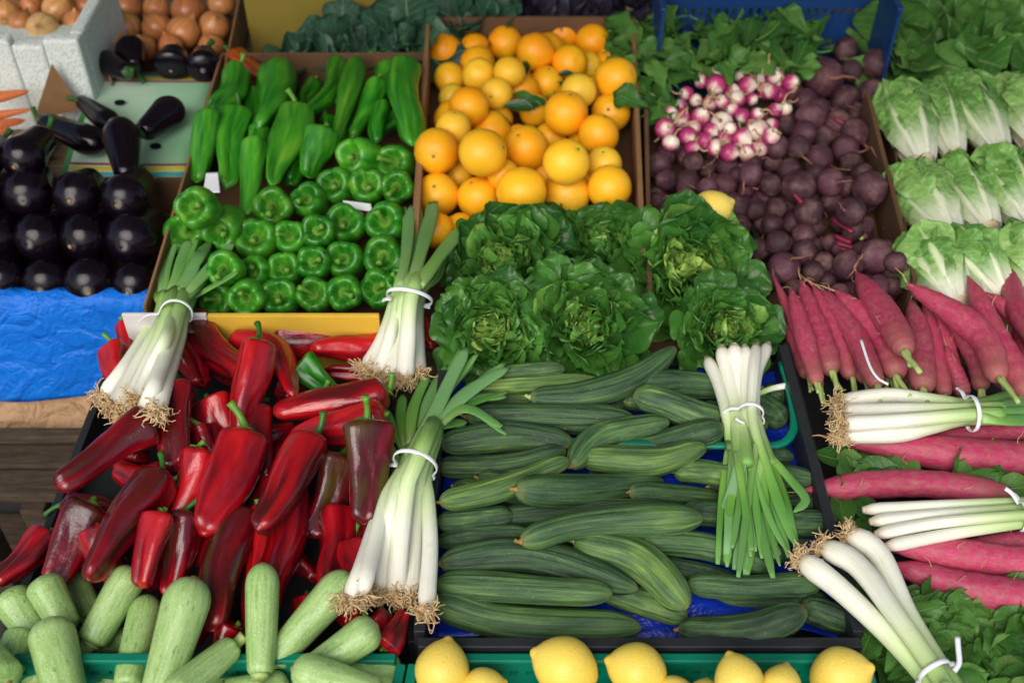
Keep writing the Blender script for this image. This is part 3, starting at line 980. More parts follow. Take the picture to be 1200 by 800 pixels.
def cx(path):
    p = np.asarray(path, float)
    return p[:, 0].mean(), p[:, 1].mean()

# --- peppers
def pep_prof(t):
    body = 1 - .56 * np.clip(t, 0, 1) ** 1.35
    return body * cap(t, .10, 2.3) * cap(1 - t, .10, 2.2)
def pep_cross(t, th, r):
    n, ph, tw = int(r.integers(2, 4)), r.uniform(0, 6.28), r.uniform(-1.2, 1.2)
    a = r.uniform(.12, .24)
    g2 = r.uniform(0, 6.28)
    return 1 + .022 * np.cos(9 * th + ph + 4 * np.sin(t * 5 + ph)) * np.sin(t * PI) - r.uniform(.10, .22) * np.exp(-((np.sin((th - g2 - tw * t * .5) / 2)) / .16) ** 2) * np.sin(t * PI) ** .5 + a * np.cos(n * th + ph + tw * t) * (.55 + .7 * t) + .03 * np.cos(5 * th + ph * 2 + 3 * t) - .06 * np.exp(-((np.sin((th - ph) / 2)) / .22) ** 2) * np.sin(t * PI)
def red_pepper(path, w, tone=.4, bend=(0, 0, 1), first=0.0, floor=-.06, mat='red', key='red', stem=True, look=None, prof=pep_prof):
    w = w * (1.06 if key == 'red' else 1.04)
    seed = int(rng.integers(1e6))
    o, pts, rad = long_body('red_pepper' if key == 'red' else 'green_pepper', path, w, M[mat], floor, prof, pep_cross, 40, 36, .74, first, rng.uniform(-.02, .05), .13, seed=seed, wig=rng.uniform(.05, .22))
    o['tone'] = tone
    if stem:
        d = unit(unit(pts[0] - pts[3]) + rng.normal(size=3) * .25)
        stemmed(o, pts[0] - d * rad * .10, d, rad * .135, rad * (rng.uniform(.7, 1.2) if rng.random() < .5 else rng.uniform(.25, .5)), V(*bend) * .5 + rng.normal(size=3), M['stem' if rng.random() < .6 else 'darkstem'], 2.3, 1.3)
    lk = look or (('bright red', 'deep red', 'green blotched red')[0 if tone < .3 else 1 if tone < .6 else 2])
    item(key, o, *cx(path), f'{lk} {look_dir(path)}', w)
    return o

# --- blocky green peppers seen from the stem
def bell_pepper(x, y, w, d=None, h=0.0, tone=.45, floor=-.05, stemdir=None):
    w = w * 1.16
    seed = int(rng.integers(1e6)); r = np.random.default_rng(seed)
    d = unit(V(r.normal() * .16, -.66 + r.normal() * .1, .74 + r.normal() * .1) if d is None else V(*d))
    px = np.array([[x, y]], float)
    need, rw = lifts(px, np.array([w / 2]), floor, .86, .10)
    hh = floor + rw[0] + need[0] + h
    c = P(x, y, hh)
    rad = w / 2 / (FPX / ((c - CAM) @ FWD))
    add_col(c[None], rad * .95)
    add_col((c - d * rad * 1.0)[None], rad * .9)
    n = int(r.integers(3, 5)); ph = r.uniform(0, 6.28)
    prof = np.array([(.06, -.46), (.2, -.46), (.34, -.38), (.46, -.18), (.57, .01), (.70, .08), (.85, .01), (.97, -.20), (1.03, -.6), (1.0, -1.1), (.93, -1.6), (.80, -2.05), (.58, -2.32), (.30, -2.38), (.05, -2.34)])
    k = spline(prof, 34)
    th = np.linspace(0, 2 * PI, 32, endpoint=False)
    lob = np.cos(n * th + ph) + .35 * np.cos((n + 1) * th + ph * 1.7)
    pinch = -np.exp(-((np.cos((n * th + ph) / 2)) / .33) ** 2)
    sh = np.exp(-((k[:, 1] + .1) / .45) ** 2)[:, None]
    rho = k[:, 0][:, None] * (1 + .035 * lob[None] * np.clip(k[:, 0] * 1.4, 0, 1)[:, None] + .045 * pinch[None] * np.clip(k[:, 0], 0, 1)[:, None])
    z = k[:, 1][:, None] + sh * (.06 * lob + .09 * pinch)[None] * np.clip((k[:, 0] - .2) * 2, 0, 1)[:, None]
    up = V(0, 0, 1); X = unit(np.cross(up, d)); Y = np.cross(d, X)
    Q = c + (d[None, None] * (z + .35)[..., None] + X * (rho * np.cos(th))[..., None] + Y * (rho * np.sin(th))[..., None]) * rad * .98
    g = Geo().grid(Q[::-1], True, True, True)
    o = obj('bell_pepper', g, M['greenpep'], c - V(0, 0, rad))
    o['tone'] = tone + r.uniform(-.15, .15)
    sd = V(r.normal(), r.normal() - .6, 0) if stemdir is None else V(*stemdir)
    stemmed(o, c - d * rad * .12, d, rad * .12, rad * r.uniform(.6, 1.25), sd * 1.3, M['stem'], 2.6, 1.35)
    item('bell', o, x, y, ('bright green' if tone > .5 else 'deep green' if tone < .4 else 'mid green') + ' blocky', w)

# --- round things
def ball(name, x, y, w, mat, floor, prof, tol=.86, tilt=.6, axis=None, ns=24, nr=18, lump=.03, h=0.0, colr=1.0, maxlift=.13):
    """turned body whose axis points anywhere; prof gives (rho, z) from the top pole"""
    px = np.array([[x, y]], float)
    need, rw = lifts(px, np.array([w / 2]), floor, tol, maxlift)
    c = P(x, y, floor + rw[0] + need[0] + h)
    rad = w / 2 / (FPX / ((c - CAM) @ FWD))
    add_col(c[None], rad * colr)
    a = unit(rng.normal(size=3) * tilt + V(0, 0, 1)) if axis is None else unit(V(*axis))
    k = spline(prof, nr)
    th = np.linspace(0, 2 * PI, ns, endpoint=False)
    X = unit(np.cross(V(.3, 1, .2), a)); Y = np.cross(a, X)
    Q = a[None, None] * np.broadcast_to(k[:, 1][:, None, None], (nr, ns, 1)) + X * (k[:, 0][:, None] * np.cos(th))[..., None] + Y * (k[:, 0][:, None] * np.sin(th))[..., None]
    if lump:
        q = Q.reshape(-1, 3)
        Q = Q * (1 + lumps(q, int(rng.integers(1e6)), 2.4, lump).reshape(nr, ns)[..., None])
    Q = c + Q * rad
    o = obj(name, Geo().grid(Q[::-1], True, True, True, 0, np.linspace(1, 0, nr)), mat, c - V(0, 0, rad))
    return o, c, rad, a

ORP = [(.03, .93), (.12, .955), (.35, .93), (.62, .79), (.85, .54), (.98, .20), (1.0, -.1), (.93, -.42), (.75, -.70), (.48, -.88), (.2, -.955), (.03, -.95)]
def orange(x, y, w, tone=.25, name='orange', mat='orange', key='orange', floor=-.07):
    w = w * (1.1 if w < 40 else 1.03)
    o, c, rad, a = ball(name, x, y, w, M[mat], floor, ORP, .86, .9, None, 26, 20, .02)
    o['tone'] = tone
    if rng.random() < .7:
        g = Geo().tube([c + a * rad * .91, c + a * rad * .955, c + a * rad * .985], [rad * .10, rad * .085, rad * .05], 8)
        obj('stem_button', g, M['stem' if tone > .4 else 'scar'], None, o)
    lk = 'deep coloured' if tone < .2 else 'golden' if tone < .5 else 'greenish yellow'
    item(key, o, x, y, f'{"large" if w > 44 else "medium" if w > 33 else "half hidden"} {lk}', w)
    return o, c, rad

LEMP = [(.015, 1.22), (.09, 1.21), (.15, 1.14), (.24, 1.06), (.48, .90), (.74, .62), (.92, .28), (.97, 0), (.92, -.30), (.75, -.62), (.48, -.90), (.2, -1.06), (.08, -1.10), (.015, -1.10)]
def lemon(x, y, w, axis, tone=.3, floor=-.085, h=0.0, key='lemon', look='pale yellow'):
    w = w * 1.1
    o, c, rad, a = ball('lemon', x, y, w, M['lemon'], floor, LEMP, .86, 0, axis, 28, 26, .02, h)
    o['tone'] = tone
    g = Geo().tube([c - a * rad * 1.06, c - a * rad * 1.10, c - a * rad * 1.13], [rad * .09, rad * .08, rad * .05], 8)
    obj('stem_button', g, M['scar'], None, o)
    item(key, o, x, y, look, w)
    return o

def curl(g, base, d, L, r0, r1, sd, n=8, ns=5, wig=.25):
    """thin curling root or stalk"""
    r = np.random.default_rng(sd)
    p = [np.array(base, float)]; d = unit(d)
    for i in range(n - 1):
        d = unit(d + r.normal(size=3) * wig)
        p.append(p[-1] + d * L / (n - 1))
    g.tube(np.array(p), np.linspace(r0, r1, n), ns)
    return p[-1]

BTP = [(.04, .92), (.2, .95), (.45, .86), (.75, .62), (.95, .25), (1.0, -.08), (.92, -.40), (.72, -.68), (.45, -.90), (.22, -1.05), (.08, -1.18)]
def beet(x, y, w):
    ax = V(rng.normal() * .9, .7 + rng.normal() * .5, rng.normal() * .6)
    o, c, rad, a = ball('beet', x, y, w, M['beet'], -.07, BTP, .80, 0, ax, 22, 18, .05)
    if rng.random() < .62:
        g = Geo(); curl(g, c - a * rad * 1.0, -a + V(0, 0, .15), rad * rng.uniform(1.4, 3.2), rad * .11, rad * .02, int(rng.integers(1e6)), 11, 6, .30)
        obj('taproot', g, M['beetroot_tail'], c - a * rad, o)
    if rng.random() < .14:
        g = Geo(); curl(g, c + a * rad * .8, a, rad * .9, rad * .2, rad * .12, int(rng.integers(1e6)), 6, 7, .08)
        obj('stem_stub', g, M['redstem'], c + a * rad, o)
    item('beet', o, x, y, f'{"big" if w > 34 else "middling" if w > 25 else "small"} dull purple', w)

def radish(x, y, w):
    ax = V(rng.normal() * .6, .55 + rng.normal() * .4, -.55 + rng.normal() * .35)   # leaf end away from the viewer, root end showing
    w = w * 1.15
    o, c, rad, a = ball('radish', x, y, w, M['radish'], -.035, BTP, .78, 0, ax, 18, 14, .04)
    t = rng.uniform(-.25, .3); o['tone'] = t
    g = Geo(); curl(g, c - a * rad * 1.05, -a + rng.normal(size=3) * .3, rad * rng.uniform(1.4, 4.2), rad * .15, rad * .06, int(rng.integers(1e6)), 10, 6, .42)
    obj('root_tail', g, M['rootlet'], c - a * rad, o)
    item('radish', o, x, y, 'pink and white' if t < .1 else 'whitish', w)

ONP = [(.03, 1.28), (.09, 1.2), (.13, 1.08), (.28, .93), (.62, .72), (.90, .38), (1.0, .0), (.92, -.40), (.68, -.70), (.35, -.84), (.1, -.86)]
def onion(x, y, w, tone, key):
    o, c, rad, a = ball('onion', x, y, w, M['onion'], -.06, ONP, .86, 0, V(rng.normal() * .5, .2 + rng.normal() * .5, 1 + rng.normal() * .3) if tone < .7 else V(.1, -.8, .6), 24, 18, .02)
    o['tone'] = tone
    if tone >= .7:
        g = Geo()
        for q in range(14):
            curl(g, c + a * rad * 1.15, a + rng.normal(size=3) * .7, rad * .35, rad * .03, rad * .01, q, 4, 4, .3)
        tag(obj('dry_tuft', g, M['roots'], c + a * rad, o), kind='stuff')
    item(key, o, x, y, 'pale gold' if tone > .6 else 'copper brown' if tone < .3 else 'golden brown', w)

# --- eggplants
def egg_prof(t):
    return (.60 + .40 * np.clip(t * 1.35, 0, 1) ** 1.2) * cap(t, .16, 2.0) * cap(1 - t, .34, 2.1)
def egg_calyx(o, base, d, r):
    """five pointed green flaps hugging the shoulder and a thick stalk"""
    d = unit(d); X = unit(np.cross(d, V(.2, .1, 1))); Y = np.cross(d, X)
    th = np.linspace(0, 2 * PI, 30, endpoint=False)
    rows = []
    for k, s in enumerate(np.linspace(0, 1, 7)):
        reach = s * (1 + .55 * np.cos(5 * th) * s)
        rho = .16 + .50 * np.sin(np.clip(reach, 0, 1.6) * 1.0)
        z = .10 - .46 * reach ** 1.6
        rows.append(base + (d * z[:, None] + X * (rho * np.cos(th))[:, None] + Y * (rho * np.sin(th))[:, None]) * r)
    g = Geo().grid(np.array(rows)[::-1], True)
    cx_ = obj('calyx', g, M['calyx'], base, o)
    sd = cx_.modifiers.new('thickness', 'SOLIDIFY'); sd.thickness = r * .05
    stemmed(o, base + d * r * .02, d, r * .16, r * 1.0, rng.normal(size=3), M['calyx'], 1.5, 1.25)
def eggplant(path, w, floor, look, key='egg', calyx=True, first=0.0):
    o, pts, rad = long_body('eggplant', path, w, M['eggp'], floor, egg_prof, None, 34, 26, .85, first, 0, .02)
    if calyx:
        d = unit(pts[0] - pts[4]); egg_calyx(o, pts[0] - d * rad * .10, d, rad * .95)
    item(key, o, *cx(path), look, w)
    return o
def eggplant_end(x, y, w, d=(0, -.93, .22), key='egg', look='glossy black', floor=-.085, L=3.0, row=0):
    """blossom end towards the front of the stall"""
    d = unit(V(*d) + rng.normal(size=3) * V(.16, .05, .10)); w = w * rng.uniform(.92, 1.06)
    px = np.array([[x, y]], float)
    c = P(x, y, -.052 + .042 * row)
    rad = w / 2 / (FPX / ((c - CAM) @ FWD))
    t = tsamp(30)
    pts = c - d * rad * (L - .9) + d * (rad * L * t)[:, None]
    for f in (0, .8, 1.6): add_col((c - d * rad * f)[None], rad * (.98 - .1 * f))
    Q = sweep(pts, rad * egg_prof(t), 28)
    Q = Q * 1.0 + (Q - c) * lumps((Q - c).reshape(-1, 3), int(rng.integers(1e6)), 20, .03).reshape(30, 28)[..., None]
    o = obj('eggplant', Geo().grid(Q, True, True, True, 0, t), M['eggp'], c - V(0, 0, rad))
    g = Geo().tube([pts[-1] - d * rad * .02, pts[-1] + d * rad * .012], [rad * .10, rad * .07], 10)
    obj('blossom_scar', g, M['scar'], None, o)
    b = pts[0]; egg_calyx(o, b + d * rad * .1, -d, rad * .8)
    item(key, o, x, y, look, w)

# --- cucumbers, zucchini, carrots, long radishes
def cuc_prof(t):
    return (.86 + .14 * np.sin(np.clip(t * 1.1, 0, 1) * PI)) * cap(t, .13, 2.0) * cap(1 - t, .17, 1.8)
def cuc_cross(t, th, r):
    n, ph = int(r.integers(9, 12)), r.uniform(0, 6.28)
    tw = r.uniform(-.5, .5)
    return 1 + .034 * np.cos(n * th + ph + tw * t) + .020 * np.cos(2 * n * th + ph + 1) + .03 * np.cos(2 * th + ph * 3 + 2 * t)
def cucumber(path, w, tone=.3, first=0.0, nub=True):
    w = w * rng.uniform(.88, 1.02); tone = tone + rng.uniform(-.14, .08)
    o, pts, rad = long_body('cucumber', path, w, M['cuc'], -.058, cuc_prof, cuc_cross, 44, 64, .74, first, rng.uniform(-.01, .02), .09, wig=rng.uniform(0, .18))
    o['tone'] = tone
    if nub:
        d = unit(pts[0] - pts[3])
        stemmed(o, pts[0] - d * rad * .06, d, rad * .12, rad * rng.uniform(.12, .4), rng.normal(size=3), M['palestem' if rng.random() < .5 else 'scar'], 1.8, 1.0, 6)
    item('cuc', o, *cx(path), ('dark green' if tone < .3 else 'mid green' if tone < .55 else 'yellowish green') + (' curved' if len(path) > 2 else ' straight'), w)
def zuc_prof(t):
    return (.76 + .24 * np.clip(t * 1.25, 0, 1) ** .9) * cap(t, .08, 2.2) * cap(1 - t, .20, 2.1)
def zuc_cross(t, th, r):
    ph = r.uniform(0, 6.28)
    return 1 + .035 * np.cos(5 * th + ph) * (1 - t) ** .6 + .02 * np.cos(2 * th + ph + t)
def zucchini(path, w, tone=.5, first=0.0, stem=True):
    w = w * 1.0
    o, pts, rad = long_body('zucchini', path, w, M['zuc'], -.085, zuc_prof, zuc_cross, 34, 28, .86, first, rng.uniform(-.02, .02), .04, .19)
    o['tone'] = tone
    if stem:
        d = unit(pts[0] - pts[3])
        stemmed(o, pts[0] - d * rad * .05, d, rad * .34, rad * .75, rng.normal(size=3), M['palestem'], 1.5, 1.1, 7)
    de = unit(pts[-1] - pts[-4])
    g = Geo().tube([pts[-1] - de * rad * .05, pts[-1] + de * rad * .03, pts[-1] + de * rad * .06], [rad * .2, rad * .17, rad * .09], 10)
    obj('blossom_scar', g, M['scar'], pts[-1], o)
    item('zuc', o, *cx(path), f'{"plump" if w > 46 else "slim"} pale green {look_dir(path)}', w)
def rad_prof(t):
    return np.interp(t, [0, .04, .16, .5, .75, .88, .95, 1.0], [.50, .78, .97, 1.0, .80, .52, .24, .05])
def rad_cross(t, th, r):
    ph = r.uniform(0, 6.28)
    return 1 + .022 * np.sin(t * 55 + ph + np.cos(th)) + .03 * np.cos(2 * th + ph + 3 * t) + .012 * np.sin(t * 131 + ph)
def long_radish(path, w, tone=.35, first=0.0, floor=-.06, key='lrad', stems=2, look=None):
    """path runs from the leaf end to the root tip"""
    w = w * .86
    o, pts, rad = long_body('long_radish', path, w, M['lradish'], floor, rad_prof, rad_cross, 46, 22, .72, first, rng.uniform(-.01, .02), .07)
    o['tone'] = tone
    d0, d1 = unit(pts[0] - pts[4]), unit(pts[-1] - pts[-5])
    g = Geo(); curl(g, pts[-1] - d1 * .004, d1, rad * 1.8, rad * .07, rad * .015, int(rng.integers(1e6)), 8, 5, .25)
    obj('root_tip', g, M['rootlet'], pts[-1], o)
    for _ in range(stems):
        g = Geo(); b = pts[0] + np.cross(d0, V(0, 0, 1)) * rad * rng.uniform(-.3, .3) - d0 * rad * .12
        curl(g, b, d0 + rng.normal(size=3) * .1, rad * rng.uniform(1.5, 3.5), rad * .22, rad * .17, int(rng.integers(1e6)), 7, 7, .06)
        obj('leaf_stalk', g, M['palestem'], b, o)
    for _ in range(3):
        f = rng.uniform(.3, .9); i = int(f * 45); g = Geo()
        sd = unit(rng.normal(size=3) + V(0, -.5, .8))
        sd = unit(sd - d0 * (sd @ d0))
        curl(g, pts[i] + sd * rad * rad_prof(np.array([f]))[0] * .9, sd * .3 + d1 * .6 + rng.normal(size=3) * .5, rad * rng.uniform(.6, 1.6), rad * .03, rad * .012, int(rng.integers(1e6)), 7, 4, .5)
        obj('root_hair', g, M['rootlet'], pts[i], o)
    item(key, o, *cx(path), look or (('bright' if tone < .3 else 'deep' if tone < .55 else 'brownish') + f' pink {look_dir(path)}'), w)

# --- leaves
def leaf_pts(base, d, up, L, W, curlv=0.0, cup=.2, ruf=.05, seed=0, ns=11, nq=9, shape='round', freq=2.2, stalk=0.0, fold=0.0):
    r = np.random.default_rng(seed)
    s = np.linspace(0, 1, ns); q = np.linspace(-1, 1, nq)
    d = unit(d); up = unit(up - d * (up @ d)); side = np.cross(up, d)
    a = curlv * s ** 1.3
    ds = np.gradient(s)
    dx = np.concatenate([[0], np.cumsum((np.cos(a[1:]) + np.cos(a[:-1])) / 2 * np.diff(s))]) * L
    dz = np.concatenate([[0], np.cumsum((np.sin(a[1:]) + np.sin(a[:-1])) / 2 * np.diff(s))]) * L
    nrm = up[None] * np.cos(a)[:, None] - d[None] * np.sin(a)[:, None]
    fwd = d[None] * np.cos(a)[:, None] + up[None] * np.sin(a)[:, None]
    if shape == 'round':
        w = np.interp(s, [0, .15, .4, .65, .82, .93, 1], [.18, .36, .78, 1.0, .97, .78, .46])
    elif shape == 'oval':
        w = np.interp(s, [0, .08, .3, .55, .8, .93, 1], [.05, .30, .86, 1.0, .62, .26, .02])
    else:                              # lobed leaf on a bare stalk
        w = np.interp(s, [0, .25, .3, .36, .44, .5, .6, .7, .85, .95, 1], [.035, .035, .25, .40, .22, .50, .62, .95, .92, .55, .06])
    w = w * W / 2
    cl = base + d[None] * dx[:, None] + up[None] * dz[:, None]
    ph = r.uniform(0, 6.28, 4)
    Q2 = q[None] ** 2
    off = cup * Q2 * w[:, None] + fold * np.abs(q)[None] * w[:, None]
    rf = np.abs(q)[None] ** 2 * (s[:, None] ** .7) * np.sin(freq * 6.28 * s[:, None] + ph[0] + np.sign(q)[None] * ph[1])
    rf = rf + .5 * np.sin(q[None] * 7 + ph[2]) * s[:, None] ** 3 + .35 * np.sin(q[None] * 5 + s[:, None] * 9 + ph[3]) * s[:, None]
    off = off + ruf * L * rf
    wq = q[None] * w[:, None] * (1 - .10 * Q2 * cup)
    back = -.10 * L * Q2 * (s[:, None] ** 6)
    return cl[:, None] + side[None, None] * wq[..., None] + nrm[:, None] * off[..., None] + fwd[:, None] * back[..., None]

def leaf_obj(name, Q, mat, parent, tone, origin=None, sub=0):
    o = obj(name, Geo().grid(Q, False), mat, Q[0].mean(0) if origin is None else origin, parent)
    if sub:
        m = o.modifiers.new('smooth', 'SUBSURF'); m.levels = m.render_levels = sub
    o['tone'] = float(tone)
    return o

def butter_lettuce(x, y, Rpx, label, axis=(0, -.42, .9), N=38, h=.0, mat='lettuce', name='butter_lettuce', cat='lettuce', group='butter lettuces in the middle', open_=1.0, bright=1.0, seed=0, R_l=1.0):
    r = np.random.default_rng(seed + 100)
    c = P(x, y, h); Rw = Rpx / S(x, y, h)
    ax = unit(V(*axis)); X = unit(np.cross(V(0, 1, .3), ax)); Y = np.cross(ax, X)
    base = c - ax * Rw * .72
    root = empty(name, base); tag(root, label, cat, group)
    crisp = mat == 'lettuce'
    for i in range(N):
        f = (i / (N - 1)) ** (.75 if crisp else .9)
        an = i * 2.39996 + r.normal() * .35
        rad = X * math.cos(an) + Y * math.sin(an)
        e = R(92) - R(60 if crisp else 64) * f * open_ + r.normal() * (.22 if crisp else .13)
        d = rad * math.cos(e) + ax * math.sin(e); up = -rad * math.sin(e) + ax * math.cos(e)
        up = unit(up + np.cross(d, up) * r.normal() * (.4 if crisp else .25))
        if crisp:
            L = Rw * (.40 + .28 * f) * r.uniform(.78, 1.22); W = L * r.uniform(.78, 1.2)
            b0 = base + rad * Rw * (.04 + .42 * f) + ax * Rw * (.30 - .16 * f)
            cv = (.9 - 1.5 * f) + r.normal() * .45; cup = .45 - .25 * f + r.normal() * .2; ruf = .085 * r.uniform(.5, 1.5)
        else:
            L = Rw * (.54 + .58 * f ** .8) * r.uniform(.84, 1.14) * R_l; W = L * (.60 + .42 * f) * r.uniform(.8, 1.2)
            b0 = base + rad * Rw * (.03 + .14 * f)
            cv = (1.0 - 1.7 * f) + r.normal() * .3; cup = (.5 - .35 * f) + r.normal() * .12; ruf = .045 * r.uniform(.6, 1.6)
        Q = leaf_pts(b0, d, up, L, W, cv, cup, ruf, seed * 1000 + i, 13, 11, 'round', r.uniform(1.1, 2.3), fold=r.uniform(-.1, .35))
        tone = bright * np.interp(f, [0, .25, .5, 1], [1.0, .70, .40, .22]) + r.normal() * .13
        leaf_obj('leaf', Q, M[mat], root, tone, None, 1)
    g = Geo().tube([base - ax * Rw * .12, base, base + ax * Rw * .18], [Rw * .13, Rw * .15, Rw * .08], 12)
    obj('stem_base', g, M['cutbase'], base, root)
    add_col((c - ax * Rw * .1)[None], Rw * .62)
    add_col(np.array([c - ax * Rw * .25 + (X * math.cos(k) + Y * math.sin(k)) * Rw * .6 for k in np.linspace(0, 6.28, 7)[:-1]]), Rw * .30)

def romaine_head(b, t, w, label, seed, h=-.0, floorz=-.08, nl=12, flare=.3, group='pale romaine heads on the right', mat='romaine'):
    """lying head: cut base towards the front, leaves wrapped round it"""
    r = np.random.default_rng(seed)
    rw = w / 2 / S(*b, h)
    B, T = P(*b, h), P(t[0] + r.uniform(-7, 7), t[1] + r.uniform(-3, 5), h + r.uniform(.0, .025))
    L = np.linalg.norm(T - B); ax = unit(T - B)
    up = unit(V(0, -.35, 1) - ax * (V(0, -.35, 1) @ ax)); Y = np.cross(up, ax)
    root = empty('romaine_lettuce', B - V(0, 0, rw)); tag(root, label, 'lettuce', group)
    s = np.linspace(0, 1, 16); q = np.linspace(-1, 1, 13)
    angs = np.concatenate([r.permutation(np.linspace(-2.6, 2.6, nl - 3)), [r.uniform(-1.1, -.6), r.uniform(.5, 1.0), r.uniform(-.25, .25)]])
    for i, an in enumerate(angs):
        lay = (i + 1) / nl
        Ls = L * r.uniform(.86, 1.06) * (1.0 + .05 * (1 - lay))
        half = (.46 + .46 * s ** .8) * r.uniform(.8, 1.2)
        prof = np.interp(s, [0, .08, .3, .6, .85, 1.0], [.50, .62, .86, 1.0, .98, .80 + flare * r.uniform(-.6, 1)])
        close = np.interp(s, [0, .8, .93, 1.0], [1, 1, .72, .25])
        ph = an + q[None] * half[:, None] * close[:, None]
        p1, p2 = r.uniform(0, 6.28, 2)
        rr = rw * 1.07 * (prof[:, None] * (.66 + .34 * lay) + (.10 + .10 * lay) * q[None] ** 2 * s[:, None] ** .8 + .12 * np.sin(s[:, None] * 13 + p1 + np.sign(q)[None] * p2) * np.abs(q)[None] ** 2 * s[:, None] * 1.4
                   + .05 * np.sin(q[None] * 6 + s[:, None] * 7 + p2) * s[:, None] + .09 * np.exp(-(q[None] / .13) ** 2) * (1 - s[:, None] * .75))
        xx = s[:, None] * Ls * (1 - .07 * q[None] ** 2 * (s[:, None] > .5))
        Q = B + ax * xx[..., None] + (up * np.cos(ph)[..., None] + Y * np.sin(ph)[..., None]) * rr[..., None]
        leaf_obj('leaf', Q, M[mat], root, np.clip((.25 if mat == 'romaine' else .0) + .4 * lay + r.normal() * .15, 0, 1), None, 1)
    g = Geo().tube([B - ax * rw * .12, B - ax * rw * .02, B + ax * rw * .5, B + ax * L * .3], [rw * .36, rw * .46, rw * .55, rw * .5], 16)
    obj('stem_base', g, M['cutbase'], B, root)
    add_col(np.array([B + ax * L * k for k in (.1, .35, .6, .85)]), rw * .85)

def foliage(name, label, cat, spots, mat, Lpx, seed, h0, shape='lobed', dirs=None, hv=.03, tone=.35, stalks=None, group=None):
    r = np.random.default_rng(seed)
    c = P(*np.mean(spots, 0), h0)
    root = empty(name, c); tag(root, label, cat, group)
    for i, (x, y) in enumerate(spots):
        k = 1 / S(x, y, h0)
        p = P(x, y, h0 + r.uniform(0, hv))
        a = r.uniform(0, 6.28) if dirs is None else dirs(x, y, r)
        d = unit(V(math.cos(a), math.sin(a) * .9, r.uniform(-.05, .5)))
        L = Lpx * k * r.uniform(.75, 1.3)
        up = unit(V(r.normal() * .35, -.45 + r.normal() * .35, 1))
        Q = leaf_pts(p - d * L * .45, d, up, L, L * r.uniform(.5, .72), r.uniform(-1.0, .3), r.uniform(-.1, .4), .06, seed * 999 + i, 11, 9, shape, r.uniform(1.5, 3), fold=r.uniform(0, .25))
        leaf_obj('leaf', Q, M[mat], root, np.clip(tone + r.normal() * .22, -.1, 1.1))
    for i in range(stalks or 0):
        x, y = spots[int(r.integers(len(spots)))]
        g = Geo(); p = P(x, y, h0 + hv * .55 + r.uniform(-.01, .012)); a = (0 if dirs is None else 1.57) + r.normal() * .8
        curl(g, p, V(math.cos(a), math.sin(a), r.uniform(-.25, .1)), r.uniform(.05, .09), .0019, .0013, int(r.integers(1e6)), 9, 6, .14)
        obj('leaf_stalk', g, M['stem'], p, root)
    return root

